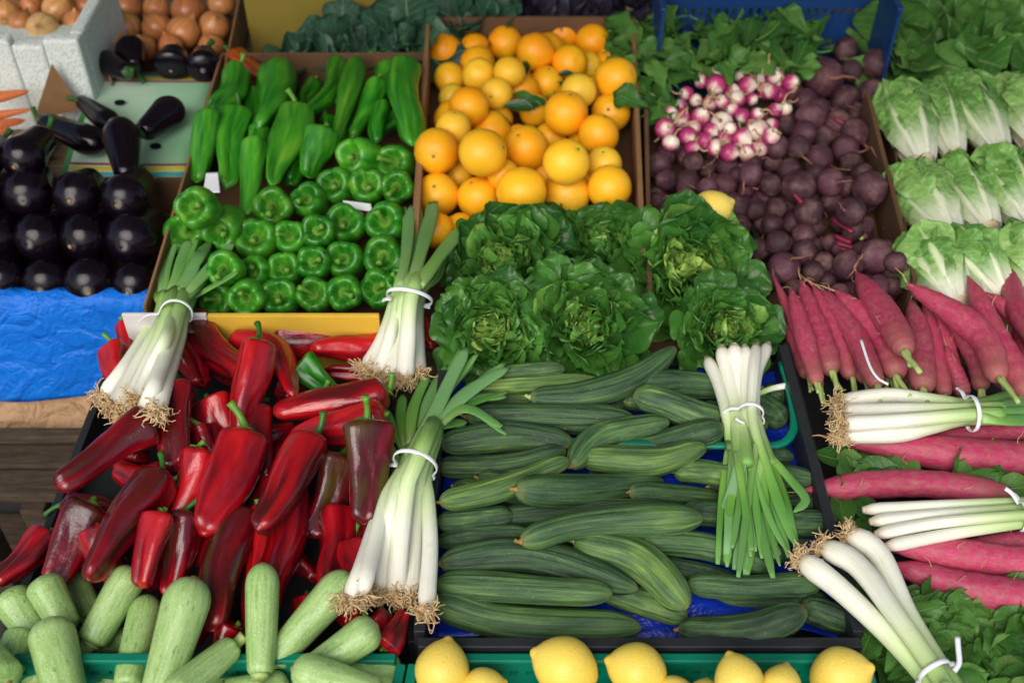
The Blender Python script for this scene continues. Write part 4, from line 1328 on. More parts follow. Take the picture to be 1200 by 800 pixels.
# --- spring onions
_walls = [False]
def bunch(label, stalks, blades, tie=None, tiedir=None, tail=None, base=-.02, roots=True, rootlen=.022, group='spring onion bunches', tol=.92):
    if not _walls[0]:
        add_col(np.array(WP), .006); _walls[0] = True
    c = P(*np.mean([s[0][0] for s in stalks], 0), .02)
    root = empty('spring_onion_bunch', c); tag(root, label, 'spring onions', group)
    world, radii = [], []
    def drape(path, w, n, extra=0.0, h_start=None):
        px = spline(path, n)
        rp = np.full(n, w / 2.0)
        need, rw = lifts(px, rp, base, tol, .16)
        hgt = base + rw + need
        if h_start is not None:
            hgt[0] = max(hgt[0], h_start); hgt[1] = max(hgt[1], h_start * .97 + hgt[1] * .03)
        h = hgt.copy()
        if h_start is not None:
            kk = np.linspace(0, 1, n); h = np.maximum(h, hgt[0] * (1 - kk) + (hgt.max() * .25 + hgt[-1] * .75) * kk)
        for _ in range(50):                       # stiff: spans the hollows between the things below
            sm = h.copy(); sm[1:-1] = (h[:-2] + h[2:]) / 2
            h = np.maximum(hgt, sm * .998 + h * .002)
        h = np.convolve(np.pad(h, 2, mode='edge'), [.1, .2, .4, .2, .1], 'valid') + extra
        return P(px[:, 0], px[:, 1], h), px
    for i, (path, w) in enumerate(stalks):
        n = 24
        pts, px = drape(path, w, n)
        rw = w / 2 / (FPX / ((pts - CAM) @ FWD))
        t = np.linspace(0, 1, n)
        pf = np.interp(t, [0, .02, .07, .18, .5, 1], [.55, .82, 1.06, .98, .86, .80])
        add_col(pts[::2], rw[::2] * .8)
        th = np.linspace(0, 2 * PI, 14, endpoint=False)
        ph = rng.uniform(0, 6.28)
        cr = 1 + .035 * np.cos(3 * th + ph)[None] * np.ones((n, 1)) + .03 * np.cos(7 * th)[None] * (t[:, None])
        so = obj('stalk', Geo().tube(pts, rw * pf, 14, cr, 1.0, True, 0, None, t), M['stalk'], pts[0], root)
        world.append((pts, rw * pf, px)); radii.append(rw[0])
        d = unit(pts[0] - pts[2])
        if roots:
            g = Geo(); r = np.random.default_rng(int(rng.integers(1e6)))
            for q in range(84):
                an, ra = r.uniform(0, 6.28), math.sqrt(r.uniform(0, 1)) * rw[0] * .75
                sd = unit(np.cross(d, V(.1, .2, 1))); s2 = np.cross(d, sd)
                b = pts[0] + (sd * math.cos(an) + s2 * math.sin(an)) * ra - d * .002
                dd = d + (sd * math.cos(an) + s2 * math.sin(an)) * r.uniform(.2, 1.3) + r.normal(size=3) * .35
                curl(g, b, dd, rootlen * r.uniform(.5, 1.5), .0013, .0007, int(r.integers(1e6)), 7, 4, .6)
            tag(obj('roots', g, M['roots'], pts[0], so), kind='stuff')
        else:
            g = Geo().tube([pts[0] - d * .001, pts[0] + d * rw[0] * .12, pts[0] + d * rw[0] * .2], [rw[0] * .6, rw[0] * .5, rw[0] * .3], 10)
            obj('root_plate', g, M['cutbase'], pts[0], so)
    more = []
    for bl in blades:
        if bl[1] >= 14 and len(blades) < 16:
            j = rng.uniform(-1, 1, 2)
            more.append(([(p[0] + j[0] * 9 * k_ / (len(bl[0]) - 1) + j[1] * 2, p[1] + rng.uniform(-8, 10) * k_ / (len(bl[0]) - 1)) for k_, p in enumerate(bl[0])], bl[1] * .55, rng.uniform(0, .4)))
    for i, bl in enumerate(more + list(blades)):
        path, w = bl[0], bl[1]
        tn = bl[2] if len(bl) > 2 else rng.uniform(0, .5)
        n = 20
        w = w * .94
        near = min(((np.hypot(*(wp[2][k_] - np.array(path[0]))), wp[0][k_][2]) for wp in world for k_ in range(len(wp[0]))), key=lambda z: z[0])
        pts, px = drape(path, w * .5, n, .001, near[1])
        t = np.linspace(0, 1, n)
        rw = w / 2 / (FPX / ((pts - CAM) @ FWD))
        pf = np.interp(t, [0, .15, .6, .9, 1], [.7, .9, 1.0, .85, rng.uniform(.15, .6)])
        fl = np.interp(t, [0, .12, .4, 1], [.8, .55, .28, .22])[:, None]
        th = np.linspace(0, 2 * PI, 12, endpoint=False)
        cr = 1 + .10 * np.cos(2 * th + rng.uniform(0, 3))[None] * np.sin(t * 9 + rng.uniform(0, 6))[:, None]
        add_col(pts[::3], rw[::3] * .4)
        o = obj('leaf', Geo().tube(pts, rw * pf, 12, cr, fl, True, 0, None, t), M['blade'], pts[0], root)
        o['tone'] = float(tn)
    if tie is not None:
        P0 = []
        for pts, rw, px in world:
            k = np.argmin(np.hypot(px[:, 0] - tie[0], px[:, 1] - tie[1]))
            P0.append((pts[k], rw[k], unit(pts[min(k + 1, len(pts) - 1)] - pts[max(k - 1, 0)])))
        cen = np.mean([p for p, _, _ in P0], 0); ax = unit(np.mean([a for _, _, a in P0], 0))
        lat = unit(np.cross(ax, V(0, -.35, 1))); nv = np.cross(lat, ax)
        P0 = [(p - ax * ((p - cen) @ ax), r_, a_) for p, r_, a_ in P0]
        th = np.linspace(-.3, PI + .3, 34)
        ring = []
        for a in th:                                # band stretched round the stalks
            dv = lat * math.cos(a) + nv * math.sin(a)
            v_ = dv * (max((p - cen) @ dv + r_ for p, r_, _ in P0) * 1.05 + .0016)
            dn = v_ @ nv
            ring.append(cen + v_ + nv * (max(dn, -.004) - dn))
        ring = np.array(ring)
        Q = []
        for k in range(len(ring)):
            out = unit(ring[k] - cen)
            Q.append([ring[k] + ax * .0032 * math.cos(b) + out * .0014 * math.sin(b) for b in np.linspace(0, 2 * PI, 8, endpoint=False)])
        Q = np.array(Q)
        to = obj('tie', Geo().grid(Q[::-1], True, True, True), M['tie'], cen, root)
        if tail:
            tp = spline(tail, 12); hh = cen[2] + .012
            w = P(tp[:, 0], tp[:, 1], np.linspace(hh, hh + .01, 12))
            obj('tie_end', Geo().tube(w, .0032, 8, None, .6), M['tie'], w[0], to)
    return root

# ================================================================== what lies on the stall
# --- onions
for x, y, r, t in [(8, 15, 15, .5), (37, 7, 14, .2), (69, 11, 19, .6), (102, 7, 14, .2), (5, 36, 14, .9), (26, 28, 16, .4), (91, 29, 18, .3), (50, 34, 19, .95)]:
    onion(x, y, r * 2, t, 'onl')
for x, y, r, t in [(150, 8, 17, .2), (184, 10, 16, .3), (220, 12, 20, .1), (259, 5, 17, .5), (147, 31, 18, .55), (184, 33, 18, .3), (251, 31, 18, .4), (216, 38, 20, .35),
                   (135, 57, 17, .3), (168, 56, 16, .4), (200, 54, 15, .2), (248, 55, 16, .3)]:
    onion(x, y, r * 2, t, 'onr')
write_labels('onl', 'onion', 'onion', 'onions in the left box', 'the left onion box')
write_labels('onr', 'onion', 'onion', 'onions in the right box', 'the right onion box')
# --- carrots
for i, (p, w) in enumerate([([(-30, 160), (28, 172)], 16), ([(-20, 178), (10, 150)], 16), ([(-28, 150), (30, 141)], 15), ([(-26, 140), (38, 128)], 12), ([(-24, 118), (34, 107)], 15), ([(70, 104), (57, 92)], 9)]):
    seed = int(rng.integers(1e6))
    o, pts, rad = long_body('carrot', p, w, M['carrot'], -.05, lambda t: np.interp(t, [0, .06, .3, .85, 1], [.6, .95, 1, .5, .12]), rad_cross, 26, 16, .75, 0 if i < 3 else .055, 0, .05)
    g = Geo(); curl(g, pts[0], unit(pts[0] - pts[3]), rad * 1.2, rad * .3, rad * .2, i, 5, 6, .1); obj('leaf_stub', g, M['palestem'], pts[0], o)
    item('car', o, *cx(p), f'orange {look_dir(p)}', w)
write_labels('car', 'carrot', 'carrot', 'carrots beside the foam box', 'the carrot pile beside the foam box')

# --- eggplants
EG = 'eggplants stacked with their ends to the front'
for x, y, w in [(-45, 332, 60), (4, 327, 60), (55, 329, 61), (107, 331, 61), (158, 332, 59)]:
    eggplant_end(x, y, w, row=0)
for x, y, w in [(-50, 280, 58), (-4, 278, 58), (46, 278, 61), (100, 278, 61), (156, 279, 62)]:
    eggplant_end(x, y, w, row=1)
for x, y, w in [(-25, 230, 58), (33, 226, 60), (90, 228, 60), (147, 231, 58)]:
    eggplant_end(x, y, w, row=2)
for x, y, w in [(-20, 186, 56), (28, 184, 54)]:
    eggplant_end(x, y, w, row=3)
write_labels('egg', 'eggplant', 'eggplant', EG, 'the eggplant stack, blossom end forward')
eg = [([(46, 140), (120, 172)], 37, 'long dark eggplant lying flat on the printed lid, stalk to the left'),
      ([(92, 117), (138, 152)], 30, 'small dark eggplant behind the others on the printed lid'),
      ([(164, 158), (210, 122)], 40, 'plump dark eggplant tilted alone at the right of the printed lid'),
      ([(150, 212), (139, 142)], 45, 'dark eggplant on the lid, green calyx and stalk towards the front')]
for p, w, lb in eg:
    o = eggplant(p, w, -.025, '', 'eglid'); tag(o, lb, 'eggplant', 'loose eggplants on the printed lid')
for p, w, lb in [([(205, 60), (200, 84)], 46, 'round black eggplant below the right onion box, next to the calyxes'), ([(240, 62), (238, 84)], 42, 'round black eggplant in the corner by the green peppers'),
                 ([(160, 82), (150, 48)], 36, 'eggplant with its green calyx forward under the right onion box'), ([(152, 86), (118, 70)], 32, 'eggplant with a pale stalk beside the white foam box')]:
    o = eggplant(p, w, -.045, '', 'egtop'); tag(o, lb, 'eggplant', 'small eggplants in front of the right onion box')

# --- green peppers: blocky ones first (front rows), long ones behind
for x, y, w in [(327, 347, 40), (368, 345, 38), (403, 343, 38), (443, 338, 42), (288, 350, 40), (253, 350, 40), (468, 330, 30), (216, 345, 36)]:
    bell_pepper(x, y, w)
for x, y, w in [(403, 303, 40), (449, 300, 44), (367, 307, 36), (333, 314, 36), (295, 319, 38), (262, 314, 38), (228, 310, 38)]:
    bell_pepper(x, y, w)
for x, y, w in [(217, 272, 44), (300, 279, 44), (340, 277, 36), (372, 270, 36)]:
    bell_pepper(x, y, w, None, .008)
bell_pepper(259, 270, 42, (-.1, -.8, .3), .012, .5)
for x, y, w, t in [(404, 261, 42, .6), (451, 260, 43, .45)]:
    bell_pepper(x, y, w, None, .012, t)
for x, y, w, t in [(319, 242, 42, .5), (360, 233, 37, .45), (228, 243, 43, .6)]:
    bell_pepper(x, y, w, None, .012, t)
for x, y, w, t in [(392, 216, 38, .5), (430, 217, 38, .5), (465, 219, 36, .55), (462, 190, 38, .5)]:
    bell_pepper(x, y, w, None, .01, t)
bell_pepper(415, 184, 44, (-.5, -.5, .6), .014, .55)
write_labels('bell', 'pepper', 'pepper', 'blocky green peppers in the cardboard box', 'the blocky pepper stack')
gp = [([(320, 150), (318, 200)], 26, .2), ([(365, 96), (352, 140)], 24, .3), ([(405, 120), (398, 172)], 24, .25), ([(268, 100), (258, 150)], 28, .3), ([(300, 110), (290, 160)], 28, .3), ([(455, 78), (446, 130)], 24, .35), ([(470, 140), (432, 158)], 22, .2), ([(355, 178), (340, 215)], 26, .3), ([(445, 122), (440, 168)], 24, .2), ([(305, 150), (300, 200)], 28, .35), ([(382, 140), (390, 176)], 26, .3),
      ([(432, 66), (466, 72)], 24, .4), ([(460, 92), (477, 166)], 26, .35), ([(474, 72), (482, 170)], 36, .42), ([(444, 96), (412, 164)], 29, .45), ([(420, 74), (389, 176)], 31, .55),
      ([(395, 74), (386, 112), (360, 132)], 25, .4), ([(378, 150), (360, 208)], 36, .4), ([(328, 90), (306, 150)], 46, .35), ([(283, 84), (252, 134)], 40, .45),
      ([(245, 130), (231, 214)], 33, .5), ([(277, 130), (264, 218)], 38, .5), ([(300, 168), (286, 258)], 34, .55), ([(347, 126), (320, 220)], 43, .6)]
for p, w, t in gp:
    red_pepper(p, w, t, (0, .4, 1), 0.0, -.045, 'greenpep', 'gpep', True, ('pale green' if t > .52 else 'bright green' if t > .38 else 'dark green') + ' long')
o = red_pepper([(272, 66), (312, 92)], 27, .4, (0, 0, 1), 0, -.03, 'orangepep', 'gpx', True, 'x')
tag(o, 'orange brown turning pepper in the back corner of the green pepper box', 'pepper')
write_labels('gpep', 'pepper', 'pepper', 'long green peppers in the cardboard box', 'the long pepper pile')
sheet('paper_slip', [(404, 244), (436, 242), (434, 235), (402, 238)], (-.01, .004, .004, -.008), M['tie'], 14, .012, .0008, 3)['label'] = 'thin white paper slip between rows of blocky green peppers'
bpy.data.objects['paper_slip']['category'] = 'paper'
sheet('paper_slip', [(238, 226), (258, 226), (254, 196), (240, 196)], (.02, .02, .035, .035), M['tie'], 14, .014, .0008, 5)
bpy.data.objects['paper_slip.001']['label'] = 'small white paper scrap among long green peppers at the box edge'
bpy.data.objects['paper_slip.001']['category'] = 'paper'

# --- oranges
OR = [(530, 140, 44, .2), (610, 110, 44, .2), (640, 60, 42, .2), (690, 160, 46, .3), (585, 205, 48, .2), (705, 110, 44, .2), (560, 75, 40, .2), (625, 185, 48, .3), (670, 120, 44, .2), (540, 180, 46, .2), (720, 70, 36, .2), (575, 155, 46, .25),
      (539, 268, 34, .3), (648, 272, 34, .2), (600, 268, 30, .3), (700, 262, 30, .4),
      (537, 207, 30, .5), (590, 205, 34, .4), (640, 205, 30, .45), (690, 215, 30, .5), (645, 162, 34, .35), (530, 114, 29, .85), (562, 103, 27, .6), (690, 78, 30, .6), (585, 140, 30, .4), (627, 130, 34, .35), (607, 92, 30, .3), (607, 160, 26, .3),
      (521, 61, 38, .12), (557, 58, 34, .12), (591, 51, 40, .1), (659, 40, 40, .12), (695, 49, 38, .18), (527, 92, 34, .4), (561, 88, 36, .5), (597, 85, 34, .5), (668, 74, 41, .2), (641, 98, 36, .35), (678, 107, 38, .7),
      (627, 61, 44, .12), (722, 92, 47, .3), (582, 110, 34, .65), (531, 150, 38, .5), (549, 125, 46, .1), (716, 132, 44, .28), (663, 133, 50, .12), (702, 158, 46, .25), (708, 192, 40, .62),
      (512, 270, 38, .2), (512, 228, 50, .3), (560, 232, 48, .28), (611, 225, 57, .32), (664, 229, 53, .5), (714, 220, 51, .35), (512, 177, 52, .2), (566, 179, 54, .36), (617, 173, 50, .2), (664, 190, 52, .45)]
orn = []
for x, y, w, t in OR:
    o, c, rad = orange(x, y, w, t); orn.append((x, y, o, c, rad))
write_labels('orange', 'orange', 'orange', 'oranges in the cardboard box', 'the orange box')
def citrus_leaf(x, y, ang, Lpx, h, tone=.3, wid=.42, cv=-.5, seed=0):
    k = min(orn, key=lambda q: (q[0] - x) ** 2 + (q[1] - y) ** 2)
    px = np.array([[x, y]]); need, rw = lifts(px, np.array([4.0]), -.03, .9, .16)
    b = P(x, y, -.03 + rw[0] + need[0] + .004)
    L = Lpx / S(x, y, b[2])
    d = unit(V(math.cos(R(ang)), -math.sin(R(ang)) * 1.1, .12 + abs(math.sin(R(ang))) * -.05))
    Q = leaf_pts(b, d, V(rng.normal() * .3, -.5, 1), L, L * wid, cv, .1, .015, seed, 12, 9, 'oval', 1.2, fold=.3)
    leaf_obj('leaf', Q, M['citrusleaf'], k[2], tone)
    g = Geo(); curl(g, b + d * L * .02, -d + V(0, 0, -.3), L * .3, .0012, .0014, seed, 5, 5, .15)
    obj('twig', g, M['stem'], b, k[2])
for i, a in enumerate([(640, 118, 160, 40, 0), (640, 122, 190, 38, 0), (628, 118, 205, 34, 0, .6), (616, 72, 100, 38, 0), (648, 112, 80, 44, 0), (650, 110, 20, 44, 0), (656, 96, 55, 26, 0), (684, 122, 20, 24, 0), (560, 137, 20, 44, 0),
                       (598, 120, 150, 30, 0, .4), (500, 155, 100, 30, 0, .8), (505, 40, 190, 34, 0), (500, 58, 120, 36, 0), (492, 110, 250, 30, 0, .5), (712, 45, 60, 30, 0), (590, 124, 10, 40, 0, .2), (520, 30, 30, 40, 0, .2), (672, 86, 170, 20, 0)]):
    citrus_leaf(*a[:5], tone=a[5] if len(a) > 5 else .25, seed=i + 40)

# --- dark heads and leaves along the back
GB = 'cabbages along the back'
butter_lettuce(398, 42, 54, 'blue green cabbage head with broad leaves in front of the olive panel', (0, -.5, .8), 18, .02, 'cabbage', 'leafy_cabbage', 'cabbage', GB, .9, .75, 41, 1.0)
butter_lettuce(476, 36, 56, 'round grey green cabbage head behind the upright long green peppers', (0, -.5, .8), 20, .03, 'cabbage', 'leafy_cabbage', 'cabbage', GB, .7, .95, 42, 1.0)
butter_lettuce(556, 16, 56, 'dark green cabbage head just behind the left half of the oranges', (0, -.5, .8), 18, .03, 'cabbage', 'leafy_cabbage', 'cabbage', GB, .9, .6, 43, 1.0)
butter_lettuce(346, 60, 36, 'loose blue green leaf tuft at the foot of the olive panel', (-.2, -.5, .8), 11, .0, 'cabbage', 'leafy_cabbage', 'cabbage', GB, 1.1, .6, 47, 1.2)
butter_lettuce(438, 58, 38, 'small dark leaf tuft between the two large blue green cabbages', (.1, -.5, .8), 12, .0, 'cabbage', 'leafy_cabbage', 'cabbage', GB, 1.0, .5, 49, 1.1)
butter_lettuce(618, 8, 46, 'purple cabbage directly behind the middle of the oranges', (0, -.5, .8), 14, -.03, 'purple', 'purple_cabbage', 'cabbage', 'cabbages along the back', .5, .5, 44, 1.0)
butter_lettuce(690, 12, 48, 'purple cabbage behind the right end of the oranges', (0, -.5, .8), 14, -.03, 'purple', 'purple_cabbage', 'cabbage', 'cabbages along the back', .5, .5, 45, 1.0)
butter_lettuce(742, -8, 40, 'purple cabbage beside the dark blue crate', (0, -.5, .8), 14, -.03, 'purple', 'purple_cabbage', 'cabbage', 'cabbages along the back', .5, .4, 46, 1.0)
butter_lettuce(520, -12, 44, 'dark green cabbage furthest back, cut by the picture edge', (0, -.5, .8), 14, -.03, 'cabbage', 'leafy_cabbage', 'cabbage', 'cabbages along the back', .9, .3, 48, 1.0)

# --- radish greens, radishes, beets
r_ = np.random.default_rng(5)
sp = []
for i in range(190):
    x, y = r_.uniform(722, 958), r_.uniform(18, 138)
    if y < 30 and x < 760: continue
    if y > 95 and x > 800: continue
    if x < 745 and y > 100: continue
    sp.append((x, y))
sp.sort(key=lambda p: p[1])
foliage('radish_greens', 'leafy green tops of the small radishes spread below the blue crate', 'radish greens', sp, 'greens', 56, 11, -.03, 'lobed', lambda x, y, r: r.normal() * .9 + 1.57, .06, .32, 46)
foliage('radish_greens', 'few radish leaves in the corner of the dark blue crate', 'radish greens', [(965, 40), (985, 32), (1000, 48), (975, 58), (1010, 40), (950, 30), (1010, 70)], 'greens', 44, 12, -.05, 'lobed', None, .03, .35)
BE = [(966, 91, 46), (991, 59, 30), (998, 83, 27), (1025, 75, 34), (1022, 110, 35), (991, 116, 34), (950, 137, 35), (982, 144, 30), (1000, 156, 34), (934, 172, 29), (959, 186, 36), (990, 175, 33), (999, 191, 28),
      (904, 217, 27), (936, 219, 41), (973, 214, 33), (990, 219, 26), (1019, 221, 41), (909, 245, 28), (948, 249, 34), (975, 237, 26), (997, 249, 36), (912, 284, 31), (942, 275, 28), (942, 296, 32), (965, 307, 26),
      (994, 310, 37), (1027, 300, 41), (1050, 307, 27), (919, 314, 38), (950, 322, 24), (1029, 335, 27), (1041, 342, 24), (997, 342, 24), (950, 350, 26), (1044, 320, 26), (772, 194, 33), (797, 172, 22), (812, 190, 26), (852, 194, 28), (880, 193, 28),
      (829, 197, 22), (805, 215, 28), (772, 228, 24), (850, 217, 28), (860, 243, 34), (880, 205, 30), (895, 212, 24), (825, 237, 24), (865, 265, 30), (890, 292, 26), (885, 245, 27), (905, 264, 26), (800, 240, 24), (785, 215, 24), (925, 200, 28),
      (920, 180, 24), (905, 190, 24), (830, 220, 26), (875, 222, 24), (780, 250, 28), (845, 268, 26), (930, 262, 26), (1010, 236, 26), (965, 160, 28), (1004, 132, 24), (968, 330, 26), (900, 330, 30), (1012, 275, 24), (975, 285, 24), (955, 205, 26), (1042, 74, 18), (1010, 205, 28), (1000, 270, 26)]
_b = np.random.default_rng(31)
BE = [(*p, 25.5) for p in [(x + _b.uniform(-6, 6), y + _b.uniform(-5, 5)) for y in range(185, 350, 26) for x in range(775, 1050, 30)] if (p[0] < 900 or p[1] > 205) and (p[1] < 268 or p[0] > 895)] + BE
BE += [(930, 112, 30), (922, 146, 28), (942, 156, 30), (944, 118, 28), (930, 96, 26), (910, 172, 28), (960, 128, 28), (970, 142, 26), (940, 70, 28)]
BE.sort(key=lambda b: -b[2] * .2 + rng.uniform(0, 6))
for x, y, w in sorted(BE, key=lambda b: b[2]):
    if w < 27: beet(x, y, w)
for x, y, w in sorted(BE, key=lambda b: b[1]):
    if w >= 27: beet(x, y, w)
write_labels('beet', 'beet', 'beet', 'beets in the dark box', 'the beet heap')
RA = [(844, 86, 19), (822, 96, 15), (839, 100, 22), (875, 100, 19), (891, 90, 20), (898, 107, 18), (805, 110, 15), (815, 118, 14), (864, 117, 18), (881, 116, 13), (773, 131, 24), (797, 139, 21), (820, 138, 21), (846, 144, 23), (870, 136, 16), (859, 130, 15),
      (887, 135, 15), (779, 151, 22), (805, 159, 20), (825, 165, 18), (850, 161, 17), (869, 162, 22), (891, 155, 25), (786, 168, 18), (837, 173, 18), (854, 179, 20), (875, 179, 18), (891, 174, 17), (810, 173, 15), (832, 121, 16), (846, 120, 16), (797, 125, 15),
      (906, 88, 19), (926, 97, 18), (915, 112, 16), (905, 108, 15), (920, 128, 15), (908, 130, 16), (904, 160, 18), (905, 147, 15), (858, 106, 15), (833, 153, 16), (815, 150, 15), (882, 147, 15), (868, 90, 14), (786, 133, 15), (856, 150, 14), (912, 98, 14)]
for x, y, w in RA: radish(x, y, w)
write_labels('radish', 'small radish', 'radish', 'small pink radishes', 'the radish heap')
for i, (x, y, a, L) in enumerate([(965, 48, 170, 26), (985, 285, 150, 30), (1000, 270, 120, 34), (970, 268, 140, 26), (985, 275, 40, 24)]):
    pass
# red leaf stalks cut from the beets
sb = empty('beet_stalks', P(988, 280, .0)); tag(sb, 'short cut crimson and yellow beet stalks lying among the beets', 'beet stalks')
for i, (x, y, x2, y2, m) in enumerate([(975, 256, 1000, 272, 'redstem'), (980, 284, 1000, 290, 'redstem'), (978, 276, 998, 284, 'redstem'), (984, 290, 1002, 296, 'redstem'), (990, 270, 1012, 280, 'palestem')]):
    px = np.array([[x, y], [x2, y2]], float)
    need, rw = lifts(px, np.array([3., 3.]), -.03, .8, .15)
    w = P(px[:, 0], px[:, 1], -.03 + need.max() + rw)
    obj('stalk', Geo().tube(spline(w, 6), .0048, 8, None, .7), M[m], w[0], sb)
lemon(833, 247, 44, (1, .2, .4), .5, -.04, 0.03, 'lemonx')
tag(ITEMS['lemonx'][0][0], 'single yellow lemon lying at the edge of the beets above the lettuces', 'lemon')

# --- pale romaine heads, right edge
RH = [((1330, 268), (1290, 190), 66), ((1340, 350), (1300, 270), 70), ((1300, 185), (1262, 100), 62), ((1250, 180), (1214, 102), 62), ((1075, 106), (1052, -14), 82), ((1128, 102), (1108, -20), 84), ((1186, 98), (1166, -16), 86), ((1240, 96), (1216, -16), 80)]
lab = ['romaine head outside right, middle row', 'romaine head outside right, front row', 'romaine head outside right, back row', 'romaine head at the far right of its back row',
       'tall dark leafed head standing nearest to the blue crate', 'tall head with a flat dark leaf in the back row', 'tall leafy head at the right of the back row', 'leafy head outside right in the back row']
RH = [r for r in RH if r[0][0] < 1260]
lab = ['pale romaine head with white base, cut by the right photo edge, behind', 'leafy romaine head with loose dark leaves standing next to the blue crate', 'leafy green head in the middle of the back row of romaine',
       'leafy green head at the right of the back row of romaine', 'leafy green head outermost right in the back row of romaine']
for i, (x, y, Rp, sd) in enumerate([(1066, 48, 66, 71), (1130, 38, 70, 72), (1188, 44, 70, 73), (1246, 40, 66, 74)]):
    butter_lettuce(x, y, Rp, lab[i + 1], (-.1 + .05 * i, -.55, .8), 17, .0, 'backleaf', 'leafy_lettuce', 'lettuce', 'leafy heads in the back right corner', .85, .55, sd, 1.15)
for i, (b, t, w, lb) in enumerate([
        ((1080, 192), (1040, 106), 62, 'pale romaine head beside the beets, first of the second row'), ((1118, 184), (1092, 108), 52, 'narrow romaine head between two wider ones in the second row'),
        ((1170, 178), (1128, 102), 60, 'romaine head with a bright bent midrib in the second row'), ((1214, 172), (1178, 100), 60, 'romaine head second from the right edge in the second row'),
        ((1113, 278), (1058, 205), 72, 'broad romaine head with white base in the third row by the beets'), ((1158, 270), (1112, 195), 60, 'middle romaine head of the third row with a tan cut base'),
        ((1206, 266), (1158, 190), 66, 'romaine head of the third row with a wide cut base, at the edge'), ((1250, 262), (1212, 190), 60, 'romaine head outermost right in the third row'),
        ((1120, 360), (1070, 284), 78, 'front romaine head nearest the long radishes with a white rib'), ((1172, 350), (1118, 276), 70, 'front romaine head in the middle with a strong curved midrib'),
        ((1226, 346), (1176, 272), 68, 'front romaine head at the right, half hidden by radish tips')]):
    romaine_head(b, t, w, lb, 330 + i, h=-.02 + .0 * i, flare=.25)

# --- butter lettuces
for i, (x, y, r, ax, lb, h, op, br) in enumerate([
        (708, 278, 66, (0, -.15, 1), 'upright butter lettuce in the back of the middle, edges turned up', .005, .75, .75),
        (640, 272, 58, (.1, -.2, 1), 'half hidden butter lettuce between two larger heads at the back', -.015, .9, .55),
        (592, 302, 80, (-.1, -.55, .85), 'butter lettuce with open heart just below the oranges at left', .02, 1, .9),
        (812, 308, 90, (.08, -.6, .8), 'largest butter lettuce with bright heart below the single lemon', .025, 1, 1.0),
        (576, 384, 72, (-.05, -.7, .75), 'front butter lettuce beside the spring onion leaves, bright heart', .03, 1, .95),
        (688, 380, 82, (0, -.7, .75), 'front middle butter lettuce with a broad flat leaf at its side', .03, 1, .8),
        (858, 382, 66, (.15, -.6, .8), 'butter lettuce behind the upturned spring onion bulbs', .015, .95, .9)]):
    butter_lettuce(x, y, r, lb, ax, 118, h, 'lettuce', 'butter_lettuce', 'lettuce', 'butter lettuces in the middle', op, br, 60 + i)

# --- red peppers (stalk end first)
RP = [([(200, 480), (255, 500)], 40, .3), ([(300, 520), (345, 500)], 40, .5), ([(360, 440), (330, 470)], 40, .35), ([(290, 440), (240, 420)], 40, .45), ([(320, 540), (360, 560)], 40, .6), ([(150, 640), (90, 660)], 40, .4), ([(230, 620), (260, 680)], 40, .3), ([(330, 640), (370, 680)], 40, .5), ([(405, 470), (440, 520)], 40, .4), ([(170, 460), (210, 500)], 38, .3), ([(120, 520), (170, 540)], 40, .4), ([(300, 480), (310, 560)], 40, .6), ([(420, 580), (440, 640)], 40, .4), ([(400, 700), (420, 750)], 40, .3), ([(230, 560), (280, 580)], 40, .4),
      ([(245, 470), (275, 520)], 42, .35), ([(235, 500), (262, 545)], 40, .45), ([(330, 560), (300, 610)], 40, .3), ([(380, 470), (372, 520)], 40, .4), ([(420, 500), (400, 560)], 36, .5), ([(190, 620), (170, 690)], 42, .3), ([(110, 620), (140, 690)], 40, .35), ([(150, 470), (140, 530)], 38, .4), ([(310, 660), (290, 740)], 42, .45), ([(360, 700), (345, 768)], 40, .35), ([(250, 690), (225, 752)], 40, .25), ([(420, 640), (418, 705)], 42, .5),
      ([(75, 590), (150, 600)], 36, .62), ([(350, 425), (398, 462)], 40, .9),
      ([(150, 384), (148, 430)], 34, .3), ([(132, 405), (140, 455)], 34, .15), ([(225, 375), (284, 440)], 42, .5), ([(204, 400), (240, 452)], 50, .45), ([(322, 402), (440, 388)], 42, .3), ([(452, 404), (364, 410)], 42, .25), ([(470, 430), (382, 438)], 32, .25),
      ([(278, 404), (322, 412), (344, 465)], 40, .12), ([(60, 625), (-5, 685)], 46, .6), ([(112, 592), (58, 686)], 50, .72), ([(300, 398), (282, 512)], 45, .3), ([(455, 458), (320, 484)], 47, .25), ([(452, 486), (340, 516)], 42, .25),
      ([(205, 448), (204, 552)], 50, .45), ([(192, 566), (132, 552)], 42, .1), ([(180, 496), (64, 570)], 48, .5), ([(234, 526), (205, 612)], 46, .25), ([(218, 600), (198, 700)], 48, .55), ([(190, 600), (165, 688)], 38, .2), ([(188, 556), (100, 678)], 50, .55),
      ([(304, 596), (300, 690)], 42, .15), ([(350, 570), (320, 716)], 42, .45), ([(276, 600), (246, 738)], 58, .75), ([(398, 600), (384, 700)], 52, .6), ([(430, 494), (428, 616)], 52, .8), ([(402, 536), (362, 630)], 52, .72), ([(372, 514), (302, 622)], 52, .5), ([(288, 506), (240, 628)], 60, .42),
      ([(432, 726), (470, 752)], 40, .5), ([(450, 760), (474, 715)], 34, .35), ([(488, 372), (505, 408)], 24, .3), ([(280, 735), (250, 772)], 40, .4)]
for p, w, t in RP:
    if t == .9:
        o = red_pepper(p, w, .15, (0, 0, 1), 0, -.06, 'greenpep', 'gpx', False, 'x'); tag(o, 'lone dark green pepper among the red peppers', 'pepper'); continue
    red_pepper(p, w, t)
write_labels('red', 'pepper', 'pepper', 'long red peppers heaped in the crate', 'the red pepper heap')

